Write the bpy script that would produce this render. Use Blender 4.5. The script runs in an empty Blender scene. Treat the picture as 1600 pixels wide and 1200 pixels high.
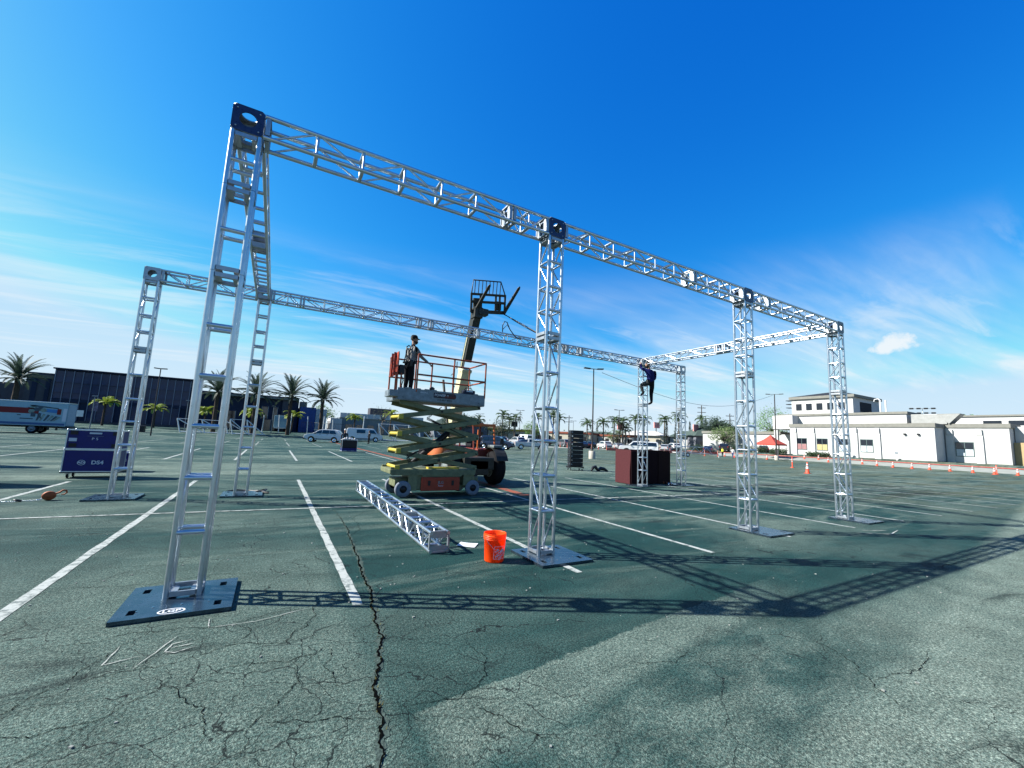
import bpy, bmesh, math, random
from mathutils import Vector, Matrix, Euler
PI = math.pi
random.seed(7)
scene = bpy.context.scene
COL = scene.collection
# ------------------------------------------------------------------ camera
cam = bpy.data.cameras.new('camera'); cam_ob = bpy.data.objects.new('camera', cam); COL.objects.link(cam_ob)
cam.sensor_fit = 'HORIZONTAL'; cam.sensor_width = 36.0; cam.lens = 36.0 * 651.336 / 1600.0
cam.clip_start = 0.05; cam.clip_end = 3000
YAW, PITCH, ROLL = 0.5128, 0.1293, 0.0458
fw = Vector((math.sin(YAW) * math.cos(PITCH), math.cos(YAW) * math.cos(PITCH), math.sin(PITCH)))
rt = Vector((math.cos(YAW), -math.sin(YAW), 0)); upv = rt.cross(fw)
r2 = rt * math.cos(ROLL) + upv * math.sin(ROLL); u2 = -rt * math.sin(ROLL) + upv * math.cos(ROLL)
M = Matrix((r2, u2, -fw)).transposed().to_4x4(); M.translation = Vector((0.7288, -5.0785, 1.6491))
cam_ob.matrix_world = M
scene.camera = cam_ob
# ------------------------------------------------------------------ light and sky
SUN = Vector((-1.11, 0.543, 1.0)).normalized()
sun = bpy.data.lights.new('sun', 'SUN'); sun.energy = 5.0; sun.angle = math.radians(0.5); sun.color = (1.0, 0.965, 0.90)
sun_ob = bpy.data.objects.new('sun', sun); COL.objects.link(sun_ob)
sun_ob.rotation_euler = (-SUN).to_track_quat('-Z', 'Y').to_euler(); sun_ob.location = (-30, 15, 40)
world = bpy.data.worlds.new('World'); scene.world = world; world.use_nodes = True
W = world.node_tree; W.nodes.clear()
def wn(t, **k):
    n = W.nodes.new(t)
    for a, b in k.items(): setattr(n, a, b)
    return n
def wm(op, a, b=None, c=None, clamp=False):
    n = W.nodes.new('ShaderNodeMath'); n.operation = op; n.use_clamp = clamp
    for i, x in enumerate((a, b, c)):
        if x is None: continue
        if isinstance(x, (int, float)): n.inputs[i].default_value = x
        else: W.links.new(x, n.inputs[i])
    return n.outputs[0]
sky = wn('ShaderNodeTexSky', sky_type='NISHITA', sun_disc=False, sun_elevation=math.asin(SUN.z), sun_rotation=math.atan2(SUN.x, SUN.y),
         altitude=20, air_density=1.0, dust_density=0.6, ozone_density=2.6)
# colour response of the photograph's vivid sky: a deep blue with little red in it
spx = wn('ShaderNodeSeparateColor'); W.links.new(sky.outputs[0], spx.inputs[0])
STR = 0.12; EXPO = 1.5; K_ = 1 / 2 ** EXPO
def chan(o, gain, power, cap): return wm('MINIMUM', wm('MULTIPLY', wm('POWER', wm('MULTIPLY', o, 0.095), power), gain * K_ / STR), cap * K_ / STR)
cmb = wn('ShaderNodeCombineColor')
for i, (gain, power, cap) in enumerate(((11.0, 3.0, 0.50), (2.12, 1.24, 0.76), (1.50, 0.55, 0.97))): W.links.new(chan(spx.outputs[i], gain, power, cap), cmb.inputs[i])
tc = wn('ShaderNodeTexCoord'); sp = wn('ShaderNodeSeparateXYZ'); W.links.new(tc.outputs['Generated'], sp.inputs[0])
dx, dy, dz = sp.outputs
zc = wm('MAXIMUM', dz, 0.03)
px_ = wm('DIVIDE', dx, wm('ADD', zc, 0.08)); py_ = wm('DIVIDE', dy, wm('ADD', zc, 0.08))
cb = wn('ShaderNodeCombineXYZ'); W.links.new(px_, cb.inputs[0]); W.links.new(py_, cb.inputs[1])
def cloud(scale, rot, sx, sy, lo, hi, detail=5, rough=0.55, dist=0.8, off=0.0):
    mp = wn('ShaderNodeMapping'); mp.inputs['Rotation'].default_value = (0, 0, rot); mp.inputs['Scale'].default_value = (sx, sy, 1)
    mp.inputs['Location'].default_value = (off, off * 0.7, 0)
    W.links.new(cb.outputs[0], mp.inputs[0])
    n = wn('ShaderNodeTexNoise'); n.inputs['Scale'].default_value = scale; n.inputs['Detail'].default_value = detail
    n.inputs['Roughness'].default_value = rough; n.inputs['Distortion'].default_value = dist
    W.links.new(mp.outputs[0], n.inputs['Vector'])
    mr = wn('ShaderNodeMapRange', interpolation_type='SMOOTHSTEP'); mr.inputs['From Min'].default_value = lo; mr.inputs['From Max'].default_value = hi
    W.links.new(n.outputs['Fac'], mr.inputs['Value']); return mr.outputs[0]
def ss(v, a, b):
    mr = wn('ShaderNodeMapRange', interpolation_type='SMOOTHSTEP'); mr.inputs['From Min'].default_value = a; mr.inputs['From Max'].default_value = b
    W.links.new(v, mr.inputs['Value']); return mr.outputs[0]
cir = cloud(0.50, 0.55, 0.42, 1.5, 0.40, 0.60, dist=0.5)
cir2 = cloud(1.7, 0.45, 0.35, 1.7, 0.42, 0.72, detail=6, rough=0.62, off=3.1)
low = wm('SUBTRACT', 1.0, ss(dz, 0.24, 0.42))
m1 = wm('MULTIPLY', wm('MAXIMUM', wm('MULTIPLY', wm('MULTIPLY', cir, wm('ADD', 0.45, wm('MULTIPLY', cir2, 0.55))), 0.95), wm('MULTIPLY', cir2, 0.55)), low)
m1 = wm('MULTIPLY', m1, 0.95)
haze = wm('MULTIPLY', wm('SUBTRACT', 1.0, ss(dz, -0.02, 0.22)), 0.60)
# one small puffy cloud low in the sky
cu = Vector((0.9352, 0.2972, 0.1928))
def cumulus(c, rx, rz):
    c = c.normalized(); tx = Vector((c.y, -c.x, 0)).normalized(); tz = tx.cross(c) * -1
    if tz.z < 0: tz = -tz
    def dot(v):
        n = wn('ShaderNodeVectorMath', operation='DOT_PRODUCT'); W.links.new(tc.outputs['Generated'], n.inputs[0]); n.inputs[1].default_value = v; return n.outputs['Value']
    a = wm('DIVIDE', dot(tx), rx); b = wm('DIVIDE', dot(tz), rz)
    b2 = wm('MULTIPLY', b, wm('ADD', 1.0, wm('MULTIPLY', wm('LESS_THAN', b, 0.0), 0.9)))
    d = wm('SQRT', wm('ADD', wm('MULTIPLY', a, a), wm('MULTIPLY', b2, b2)))
    n = wn('ShaderNodeTexNoise'); n.inputs['Scale'].default_value = 34; n.inputs['Detail'].default_value = 7; n.inputs['Roughness'].default_value = 0.6
    W.links.new(tc.outputs['Generated'], n.inputs['Vector'])
    v = wm('ADD', d, wm('MULTIPLY', wm('SUBTRACT', n.outputs['Fac'], 0.5), 2.6))
    return wm('MULTIPLY', wm('SUBTRACT', 1.0, ss(v, 0.15, 1.15)), wm('GREATER_THAN', dot(c), 0.5))
cum = cumulus(cu, 0.044, 0.027)
fac = wm('MINIMUM', wm('MAXIMUM', wm('MAXIMUM', m1, haze), wm('MULTIPLY', cum, 0.97)), 1.0)
mix = wn('ShaderNodeMix', data_type='RGBA'); W.links.new(fac, mix.inputs[0]); W.links.new(cmb.outputs[0], mix.inputs[6])
mix.inputs[7].default_value = (0.86 * K_ / STR, 0.93 * K_ / STR, 0.98 * K_ / STR, 1)
bg = wn('ShaderNodeBackground'); bg.inputs['Strength'].default_value = STR
W.links.new(mix.outputs[2], bg.inputs[0]); wo = wn('ShaderNodeOutputWorld'); W.links.new(bg.outputs[0], wo.inputs[0])
vs = scene.view_settings; scene.display_settings.display_device = 'sRGB'
vs.view_transform = 'Standard'; vs.look = 'None'; vs.exposure = EXPO; vs.gamma = 1.0; vs.use_curve_mapping = False
# ------------------------------------------------------------------ helpers
def mat(name, c, rough=0.6, metal=0.0, var=0.12, scale=6.0, bump=0.0, bscale=60.0, coat=0.0, spec=0.5, emit=None, trans=0.0):
    m = bpy.data.materials.new(name); m.use_nodes = True; t = m.node_tree; b = t.nodes['Principled BSDF']
    if metal < 0.5 and spec == 0.5: spec = 0.08 if rough >= 0.75 else 0.30
    if metal < 0.5: c = tuple(0.66 * x for x in c)
    b.inputs['Base Color'].default_value = (*c, 1); b.inputs['Roughness'].default_value = rough; b.inputs['Metallic'].default_value = metal
    b.inputs['Specular IOR Level'].default_value = spec; b.inputs['Coat Weight'].default_value = coat
    if trans: b.inputs['Transmission Weight'].default_value = trans
    co = t.nodes.new('ShaderNodeTexCoord')
    if var > 0:
        n = t.nodes.new('ShaderNodeTexNoise'); n.inputs['Scale'].default_value = scale; n.inputs['Detail'].default_value = 6; n.inputs['Roughness'].default_value = 0.65
        t.links.new(co.outputs['Object'], n.inputs['Vector'])
        cr = t.nodes.new('ShaderNodeValToRGB')
        cr.color_ramp.elements[0].position = 0.3; cr.color_ramp.elements[1].position = 0.7
        cr.color_ramp.elements[0].color = (*[x * (1 - var) for x in c], 1); cr.color_ramp.elements[1].color = (*[min(1, x * (1 + var)) for x in c], 1)
        t.links.new(n.outputs['Fac'], cr.inputs[0]); t.links.new(cr.outputs[0], b.inputs['Base Color'])
        rr = t.nodes.new('ShaderNodeMapRange'); rr.inputs['To Min'].default_value = max(0.02, rough - var * 0.5); rr.inputs['To Max'].default_value = min(1, rough + var * 0.5)
        t.links.new(n.outputs['Fac'], rr.inputs['Value']); t.links.new(rr.outputs[0], b.inputs['Roughness'])
    if bump > 0:
        n2 = t.nodes.new('ShaderNodeTexNoise'); n2.inputs['Scale'].default_value = bscale; n2.inputs['Detail'].default_value = 5
        t.links.new(co.outputs['Object'], n2.inputs['Vector'])
        bp = t.nodes.new('ShaderNodeBump'); bp.inputs['Strength'].default_value = bump; bp.inputs['Distance'].default_value = 0.01
        t.links.new(n2.outputs['Fac'], bp.inputs['Height']); t.links.new(bp.outputs[0], b.inputs['Normal'])
    return m
class MB:
    """collects faces; build() links them as one mesh object"""
    def __init__(s): s.v = []; s.f = []; s.m = []; s.sm = []
    def add(s, vs, fs, mi=0, smooth=False, X=None):
        o = len(s.v)
        for p in vs:
            p = Vector(p); s.v.append(X @ p if X else p)
        for f in fs: s.f.append([o + i for i in f]); s.m.append(mi); s.sm.append(smooth)
        return s
    def box(s, c, d, X=None, mi=0, bev=0.0):
        x, y, z = d[0] / 2, d[1] / 2, d[2] / 2; c = Vector(c)
        if bev <= 0:
            vs = [c + Vector((i * x, j * y, k * z)) for k in (-1, 1) for j in (-1, 1) for i in (-1, 1)]
            return s.add(vs, [(0, 2, 3, 1), (4, 5, 7, 6), (0, 1, 5, 4), (2, 6, 7, 3), (0, 4, 6, 2), (1, 3, 7, 5)], mi, False, X)
        bm = bmesh.new(); bmesh.ops.create_cube(bm, size=1.0, matrix=Matrix.Translation(c) @ Matrix.Diagonal((d[0], d[1], d[2], 1)))
        bmesh.ops.bevel(bm, geom=list(bm.edges), offset=min(bev, x * .9, y * .9, z * .9), segments=2, affect='EDGES', profile=0.6)
        bm.verts.index_update(); s.add([v.co.copy() for v in bm.verts], [[v.index for v in f.verts] for f in bm.faces], mi, False, X); bm.free()
        return s
    def tube(s, a, b, r, n=8, r2=None, mi=0, caps=True):
        a = Vector(a); b = Vector(b); r2 = r if r2 is None else r2; d = (b - a).normalized()
        u = d.orthogonal().normalized(); w = d.cross(u)
        vs = [a + (u * math.cos(2 * PI * i / n) + w * math.sin(2 * PI * i / n)) * r for i in range(n)]
        vs += [b + (u * math.cos(2 * PI * i / n) + w * math.sin(2 * PI * i / n)) * r2 for i in range(n)]
        s.add(vs, [(i, (i + 1) % n, n + (i + 1) % n, n + i) for i in range(n)], mi, True)
        if caps: s.add(vs[:n], [tuple(reversed(range(n)))], mi); s.add(vs[n:], [tuple(range(n))], mi)      # own vertices, so the round side shades straight
        return s
    def path(s, pts, r, n=6, mi=0):
        pts = [Vector(p) for p in pts]
        rr = r if isinstance(r, (list, tuple)) else [r] * len(pts); u = None; o = len(s.v)
        for i, p in enumerate(pts):
            d = (pts[min(i + 1, len(pts) - 1)] - pts[max(i - 1, 0)]).normalized()
            u = d.orthogonal().normalized() if u is None else (u - d * u.dot(d)).normalized()
            w = d.cross(u)
            s.v += [p + (u * math.cos(2 * PI * k / n) + w * math.sin(2 * PI * k / n)) * rr[i] for k in range(n)]
        for i in range(len(pts) - 1):
            for k in range(n):
                a = o + i * n + k; b = o + i * n + (k + 1) % n; s.f.append([a, b, b + n, a + n]); s.m.append(mi); s.sm.append(True)
        e = o + (len(pts) - 1) * n; s.add(s.v[o:o + n], [tuple(reversed(range(n)))], mi); s.add(s.v[e:e + n], [tuple(range(n))], mi)
        return s
    def lathe(s, prof, n=20, X=None, mi=0, smooth=True):
        vs = [(r * math.cos(2 * PI * i / n), r * math.sin(2 * PI * i / n), z) for (r, z) in prof for i in range(n)]
        fs = [(j * n + i, j * n + (i + 1) % n, (j + 1) * n + (i + 1) % n, (j + 1) * n + i) for j in range(len(prof) - 1) for i in range(n)]
        return s.add(vs, fs, mi, smooth, X)
    def prism(s, poly, h, X=None, mi=0, z0=0.0):
        n = len(poly)
        vs = [(p[0], p[1], z0) for p in poly] + [(p[0], p[1], z0 + h) for p in poly]
        return s.add(vs, [tuple(reversed(range(n))), tuple(range(n, 2 * n))] + [(i, (i + 1) % n, n + (i + 1) % n, n + i) for i in range(n)], mi, False, X)
    def poly(s, pts, mi=0): return s.add(pts, [tuple(range(len(pts)))], mi)
    def mesh(s, name, mats, fix=True):
        me = bpy.data.meshes.new(name); me.from_pydata([tuple(v) for v in s.v], [], s.f)
        for mm in (mats if isinstance(mats, (list, tuple)) else [mats]): me.materials.append(mm)
        me.polygons.foreach_set('material_index', s.m); me.polygons.foreach_set('use_smooth', s.sm)
        if fix and len(s.f) < 4000:
            bm = bmesh.new(); bm.from_mesh(me); bmesh.ops.recalc_face_normals(bm, faces=bm.faces); bm.to_mesh(me); bm.free()
        me.update(); return me
    def build(s, name, mats, parent=None, fix=True, loc=None, rot=None): return ob(name, s.mesh(name, mats, fix), parent, loc, rot)
def ob(name, me, parent=None, loc=None, rot=None, mw=None):
    o = bpy.data.objects.new(name, me); COL.objects.link(o)
    if parent: o.parent = parent
    if mw is not None: o.matrix_local = mw
    if loc is not None: o.location = loc
    if rot is not None: o.rotation_euler = rot
    return o
def tag(o, label, cat, group=None):
    o['label'] = label; o['category'] = cat
    if group: o['group'] = group
    return o
def thing(name, label, cat, loc=(0, 0, 0), rz=0.0, group=None):
    return tag(ob(name, None, None, loc, (0, 0, rz)), label, cat, group)
def struct(o): o['kind'] = 'structure'; return o
def frame(a, b):
    """matrix with origin a and Z along b-a"""
    a = Vector(a); d = (Vector(b) - a).normalized(); q = d.to_track_quat('Z', 'Y'); m = q.to_matrix().to_4x4(); m.translation = a; return m
_tubes = {}
def rod(name, a, b, r, m, parent, n=10):
    """a tube piece; equal lengths share one mesh"""
    L = (Vector(b) - Vector(a)).length; k = (round(L, 3), r, m.name, n)
    if k not in _tubes: _tubes[k] = MB().tube((0, 0, 0), (0, 0, L), r, 16 if name == 'chord' else n).mesh(name, m, False)
    return ob(name, _tubes[k], parent, mw=frame(a, b))
def text(name, s, size, m, parent, X, ext=0.001, sx=1.0, bold=0.0, align='CENTER'):
    cu = bpy.data.curves.new('t', 'FONT'); cu.body = s; cu.size = size; cu.extrude = ext; cu.align_x = align; cu.align_y = 'CENTER'; cu.offset = bold
    cu.resolution_u = 3
    to = bpy.data.objects.new('t', cu); me = bpy.data.meshes.new_from_object(to); bpy.data.objects.remove(to); bpy.data.curves.remove(cu)
    me.name = name; me.materials.clear(); me.materials.append(m)
    if sx != 1: me.transform(Matrix.Diagonal((sx, 1, 1, 1)))
    return ob(name, me, parent, mw=X)
def sstep(a, b, v):
    t = min(1, max(0, (v - a) / (b - a))); return t * t * (3 - 2 * t)
def hz(x, y):
    """ground height: the lot lies flat and rises a little at its far edges"""
    return max(0.95 * sstep(62, 88, y), 0.6 * sstep(78, 85, x) + 0.45 * sstep(85.3, 88, x))
def facing(u, v, o):
    """matrix: local x -> u, local y -> v, z -> normal, origin o"""
    u = Vector(u).normalized(); v = Vector(v).normalized(); w = u.cross(v); m = Matrix((u, v, w)).transposed().to_4x4(); m.translation = Vector(o); return m
FRONT = lambda o: facing((1, 0, 0), (0, 0, 1), o)      # faces -y
# ------------------------------------------------------------------ materials
ALU = mat('aluminium', (0.44, 0.49, 0.54), 0.29, 0.90, 0.10, 9.0, bump=0.05, bscale=30)
ALU_PLATE = mat('aluminium_plate', (0.30, 0.33, 0.36), 0.42, 0.8, 0.12, 14.0)
REFL_PLATE = mat('dark_reflection_plate', (0.030, 0.036, 0.075), 0.30, 0.5, 0.3, 20.0)  # dark ground reflection put into the colour of the near row's front block plates
STEEL = mat('dark_steel', (0.050, 0.080, 0.11), 0.26, 0.8, 0.35, 7.0, bump=0.05, bscale=40)
BLACK = mat('black_rubber', (0.012, 0.012, 0.014), 0.8, 0, 0.3, 20)
BLACKM = mat('black_paint', (0.010, 0.010, 0.014), 0.45, 0, 0.3, 15)
WHITE = mat('white_paint', (0.66, 0.67, 0.67), 0.45, 0, 0.06, 5, coat=0.2)
CHALK = mat('chalk', (0.42, 0.44, 0.41), 0.95, 0, 0.3, 60)
GLASS = mat('dark_glass', (0.010, 0.014, 0.022), 0.06, 0.0, 0.2, 2.0, spec=0.8)
PRINT = mat('white_print', (0.70, 0.74, 0.80), 0.6, 0, 0.1, 30)
CHROME = mat('bright_metal', (0.62, 0.64, 0.66), 0.22, 1.0, 0.08, 20)
# ------------------------------------------------------------------ ground
def asphalt():
    m = bpy.data.materials.new('asphalt'); m.use_nodes = True; t = m.node_tree; b = t.nodes['Principled BSDF']
    def N(ty, **k):
        n = t.nodes.new(ty)
        for a, v in k.items(): setattr(n, a, v)
        return n
    def math_(op, a, b_=None, clamp=False):
        n = N('ShaderNodeMath', operation=op, use_clamp=clamp)
        for i, x in enumerate((a, b_)):
            if x is None: continue
            if isinstance(x, (int, float)): n.inputs[i].default_value = x
            else: t.links.new(x, n.inputs[i])
        return n.outputs[0]
    co = N('ShaderNodeTexCoord').outputs['Object']
    def noise(scale, detail=5, rough=0.6, sc=(1, 1, 1), dist=0.0, off=(0, 0, 0)):
        mp = N('ShaderNodeMapping'); mp.inputs['Scale'].default_value = sc; mp.inputs['Location'].default_value = off; t.links.new(co, mp.inputs[0])
        n = N('ShaderNodeTexNoise'); n.inputs['Scale'].default_value = scale; n.inputs['Detail'].default_value = detail; n.inputs['Roughness'].default_value = rough
        n.inputs['Distortion'].default_value = dist; t.links.new(mp.outputs[0], n.inputs['Vector']); return n.outputs['Fac']
    def rng(v, a, b_, lo=0.0, hi=1.0):
        r = N('ShaderNodeMapRange', interpolation_type='SMOOTHSTEP'); r.inputs['From Min'].default_value = a; r.inputs['From Max'].default_value = b_
        r.inputs['To Min'].default_value = lo; r.inputs['To Max'].default_value = hi; t.links.new(v, r.inputs['Value']); return r.outputs[0]
    sep = N('ShaderNodeSeparateXYZ'); t.links.new(co, sep.inputs[0]); X, Y = sep.outputs[0], sep.outputs[1]
    worn = rng(noise(0.35, 4, 0.62, (0.45, 1.0, 1), 0.6), 0.44, 0.66)
    sweep = rng(noise(0.9, 4, 0.55, (0.25, 1.3, 1), 1.2, (3, 1, 0)), 0.50, 0.64)
    wob = math_('ADD', math_('MULTIPLY', math_('SUBTRACT', noise(0.6, 3, 0.5, off=(9, 2, 0)), 0.5), 0.28), math_('MULTIPLY', math_('SUBTRACT', noise(7, 4, 0.75, off=(4, 4, 0)), 0.5), 0.16))
    # drag-coat seams: worn bands running along the rows in the foreground
    yw = math_('ADD', math_('ADD', Y, wob), math_('MULTIPLY', X, -0.14))
    band1 = math_('MULTIPLY', rng(yw, -3.38, -3.08), math_('SUBTRACT', 1.0, rng(yw, -2.72, -2.69)))
    band1 = math_('MULTIPLY', math_('MULTIPLY', band1, rng(X, 1.5, 1.8)), math_('SUBTRACT', 1.0, rng(math_('ADD', X, math_('MULTIPLY', wob, 5.0)), 4.6, 7.0)))
    far = math_('SUBTRACT', 1.0, rng(yw, -4.40, -3.92))
    right = math_('MULTIPLY', rng(math_('ADD', X, math_('MULTIPLY', wob, 4.0)), 4.1, 6.3), math_('SUBTRACT', 1.0, rng(Y, -3.0, -2.5)))
    leftl = math_('MULTIPLY', math_('SUBTRACT', 1.0, rng(X, 1.35, 1.7)), math_('SUBTRACT', 1.0, rng(Y, 0.0, 3.5)))
    fade = rng(noise(1.6, 4, 0.7, off=(2, 8, 0)), 0.30, 0.62, 0.72, 1.0)
    w1 = math_('MAXIMUM', math_('MAXIMUM', math_('MULTIPLY', band1, 0.62), math_('MULTIPLY', far, 0.85)), math_('MAXIMUM', math_('MULTIPLY', right, 0.62), math_('MULTIPLY', leftl, 0.46)))
    near = math_('MULTIPLY', math_('MULTIPLY', math_('SUBTRACT', 1.0, rng(Y, -3.0, -2.0)), rng(X, 1.6, 2.4)), rng(noise(2.2, 5, 0.7, (0.6, 1.2, 1), 0.4, (6, 1, 0)), 0.36, 0.64, 0.10, 0.46))
    w1 = math_('MAXIMUM', math_('MULTIPLY', w1, fade), near)
    w2 = math_('MULTIPLY', math_('MAXIMUM', math_('MULTIPLY', worn, 0.55), math_('MULTIPLY', sweep, 0.42)), rng(Y, -2.2, 1.0, 0.3, 1.0))
    aisle = math_('MULTIPLY', math_('MULTIPLY', rng(Y, 9.6, 11.5), math_('SUBTRACT', 1.0, rng(Y, 17.0, 20.0))), rng(noise(0.7, 4, 0.6, (0.12, 1.0, 1), 0.8, (1, 7, 0)), 0.38, 0.62, 0.1, 0.75))
    rs = math_('MULTIPLY', math_('MULTIPLY', rng(X, 12.5, 16), rng(Y, 0.5, 4)), rng(noise(0.8, 4, 0.65, (0.3, 0.9, 1), 0.8, (5, 3, 0)), 0.40, 0.60, 0.0, 0.55))
    wear = math_('MAXIMUM', math_('MAXIMUM', w1, w2), math_('MAXIMUM', aisle, rs))
    # exposed aggregate
    spk = rng(noise(95, 3, 0.75), 0.46, 0.66); spk2 = rng(noise(30, 4, 0.7, off=(2, 2, 2)), 0.40, 0.68)
    wsp = math_('MULTIPLY', wear, math_('ADD', 0.28, math_('MULTIPLY', math_('ADD', math_('MULTIPLY', spk, 0.6), math_('MULTIPLY', spk2, 0.5)), 1.0)), True)
    c1 = N('ShaderNodeMix', data_type='RGBA'); c1.inputs[6].default_value = (0.0095, 0.034, 0.032, 1); c1.inputs[7].default_value = (0.215, 0.258, 0.212, 1)
    t.links.new(wsp, c1.inputs[0])
    # grainy aggregate and blotches over everything
    gr1 = rng(noise(60, 3, 0.8, off=(3, 1, 0)), 0.37, 0.63, 0.45, 1.55); gr2 = rng(noise(2.6, 4, 0.65, (0.7, 1.0, 1), 0.5, (7, 3, 0)), 0.32, 0.68, 0.86, 1.14)
    gm_ = N('ShaderNodeMix', data_type='RGBA', blend_type='MULTIPLY'); gm_.inputs[0].default_value = 1.0; t.links.new(c1.outputs[2], gm_.inputs[6]); gv_ = math_('MULTIPLY', gr1, gr2)
    cg = N('ShaderNodeCombineColor'); [t.links.new(gv_, cg.inputs[i]) for i in range(3)]; t.links.new(cg.outputs[0], gm_.inputs[7]); c1 = gm_
    # olive dirt drifting over the far right
    dirt = math_('MULTIPLY', math_('MULTIPLY', rng(X, 16, 24), rng(noise(0.5, 4, 0.65, (0.2, 1.0, 1), 0.7, (4, 9, 0)), 0.42, 0.62)), 0.55)
    c2 = N('ShaderNodeMix', data_type='RGBA'); t.links.new(c1.outputs[2], c2.inputs[6]); c2.inputs[7].default_value = (0.060, 0.064, 0.034, 1); t.links.new(dirt, c2.inputs[0])
    # tyre and oil stains, darker, with an outline of their own
    st = math_('MULTIPLY', rng(noise(1.1, 4, 0.7, (0.35, 1.1, 1), 1.0, (8, 4, 0)), 0.60, 0.74), 0.62)
    st = math_('MAXIMUM', st, math_('MULTIPLY', rng(noise(14, 4, 0.7, off=(1, 5, 0)), 0.68, 0.76), 0.35))
    oil = math_('MULTIPLY', math_('MULTIPLY', rng(X, 15.5, 17.5), math_('SUBTRACT', 1.0, rng(X, 26, 34))), math_('MULTIPLY', rng(Y, 1.5, 2.6), math_('SUBTRACT', 1.0, rng(Y, 6.2, 7.6))))
    st = math_('MAXIMUM', st, math_('MULTIPLY', oil, rng(noise(0.9, 4, 0.7, (0.3, 1.2, 1), 1.0, (2, 6, 0)), 0.42, 0.62, 0.0, 0.85)))
    c3 = N('ShaderNodeMix', data_type='RGBA'); t.links.new(c2.outputs[2], c3.inputs[6]); c3.inputs[7].default_value = (0.006, 0.011, 0.012, 1); t.links.new(st, c3.inputs[0])
    # hairline crazing
    dn = N('ShaderNodeTexNoise'); dn.inputs['Scale'].default_value = 2.2; dn.inputs['Detail'].default_value = 5; t.links.new(co, dn.inputs['Vector'])
    vm = N('ShaderNodeVectorMath', operation='MULTIPLY_ADD'); t.links.new(dn.outputs['Color'], vm.inputs[0]); vm.inputs[1].default_value = (0.55, 0.55, 0); t.links.new(co, vm.inputs[2])
    v2 = N('ShaderNodeTexVoronoi', feature='DISTANCE_TO_EDGE'); v2.inputs['Scale'].default_value = 2.1; t.links.new(vm.outputs[0], v2.inputs['Vector'])
    v3 = N('ShaderNodeTexVoronoi', feature='DISTANCE_TO_EDGE'); v3.inputs['Scale'].default_value = 0.42; t.links.new(vm.outputs[0], v3.inputs['Vector'])
    ck = math_('MULTIPLY', math_('SUBTRACT', 1.0, rng(v2.outputs[0], 0.0030, 0.0095)), math_('MAXIMUM', rng(noise(0.5, 3, 0.6, off=(6, 6, 0)), 0.50, 0.60), math_('MULTIPLY', math_('SUBTRACT', 1.0, rng(X, 1.5, 3.4, 0.0, 0.8)), math_('SUBTRACT', 1.0, rng(Y, -0.6, 0.8)))))
    ck2 = math_('SUBTRACT', 1.0, rng(v3.outputs[0], 0.0008, 0.0019))
    ck = math_('MULTIPLY', math_('MAXIMUM', ck, math_('MULTIPLY', ck2, rng(noise(0.3, 2, 0.5, off=(1, 1, 0)), 0.4, 0.5))), 0.85)
    c4 = N('ShaderNodeMix', data_type='RGBA'); t.links.new(c3.outputs[2], c4.inputs[6]); c4.inputs[7].default_value = (0.004, 0.006, 0.007, 1); t.links.new(ck, c4.inputs[0])
    t.links.new(c4.outputs[2], b.inputs['Base Color'])
    rg = math_('ADD', 0.66, math_('MULTIPLY', wear, 0.25)); t.links.new(rg, b.inputs['Roughness']); b.inputs['Specular IOR Level'].default_value = 0.06
    bp = N('ShaderNodeBump'); bp.inputs['Strength'].default_value = 0.8; bp.inputs['Distance'].default_value = 0.016
    hgt = noise(110, 2, 0.7)
    t.links.new(hgt, bp.inputs['Height']); t.links.new(bp.outputs[0], b.inputs['Normal'])
    return m
ASPH = asphalt()
xs = [-900, -400, -200, -120, -80] + [-60 + 2 * i for i in range(86)] + [125, 150, 220, 400, 900]
ys = [-400, -150, -60] + [-30 + 3 * i for i in range(51)] + [140, 170, 240, 400, 1200]
gv = [(x, y, hz(x, y)) for y in ys for x in xs]; nx = len(xs)
gf = [(j * nx + i, j * nx + i + 1, (j + 1) * nx + i + 1, (j + 1) * nx + i) for j in range(len(ys) - 1) for i in range(nx - 1)]
g = MB(); g.add(gv, gf, 0, True); ground = struct(g.build('ground', ASPH, None, fix=False))
def paint_mat(name, c, k=0.5, sc=9):
    m = mat(name, c, 0.8, 0, 0.0); t = m.node_tree; b = t.nodes['Principled BSDF']
    co = t.nodes.new('ShaderNodeTexCoord'); n = t.nodes.new('ShaderNodeTexNoise'); n.inputs['Scale'].default_value = sc; n.inputs['Detail'].default_value = 8; n.inputs['Roughness'].default_value = 0.75
    t.links.new(co.outputs['Object'], n.inputs['Vector'])
    cr = t.nodes.new('ShaderNodeValToRGB'); cr.color_ramp.elements[0].position = k - 0.07; cr.color_ramp.elements[1].position = k + 0.06
    cr.color_ramp.elements[0].color = (c[0] * 0.22 + .02, c[1] * 0.24 + .03, c[2] * 0.24 + .03, 1); cr.color_ramp.elements[1].color = (*c, 1)
    t.links.new(n.outputs['Fac'], cr.inputs[0]); t.links.new(cr.outputs[0], b.inputs['Base Color']); return m
LINE = paint_mat('line_paint', (0.27, 0.29, 0.275), 0.455); LINE2 = paint_mat('worn_line_paint', (0.19, 0.21, 0.195), 0.48, 5); PINK = paint_mat('red_line_paint', (0.20, 0.062, 0.036), 0.46, 6)
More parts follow.
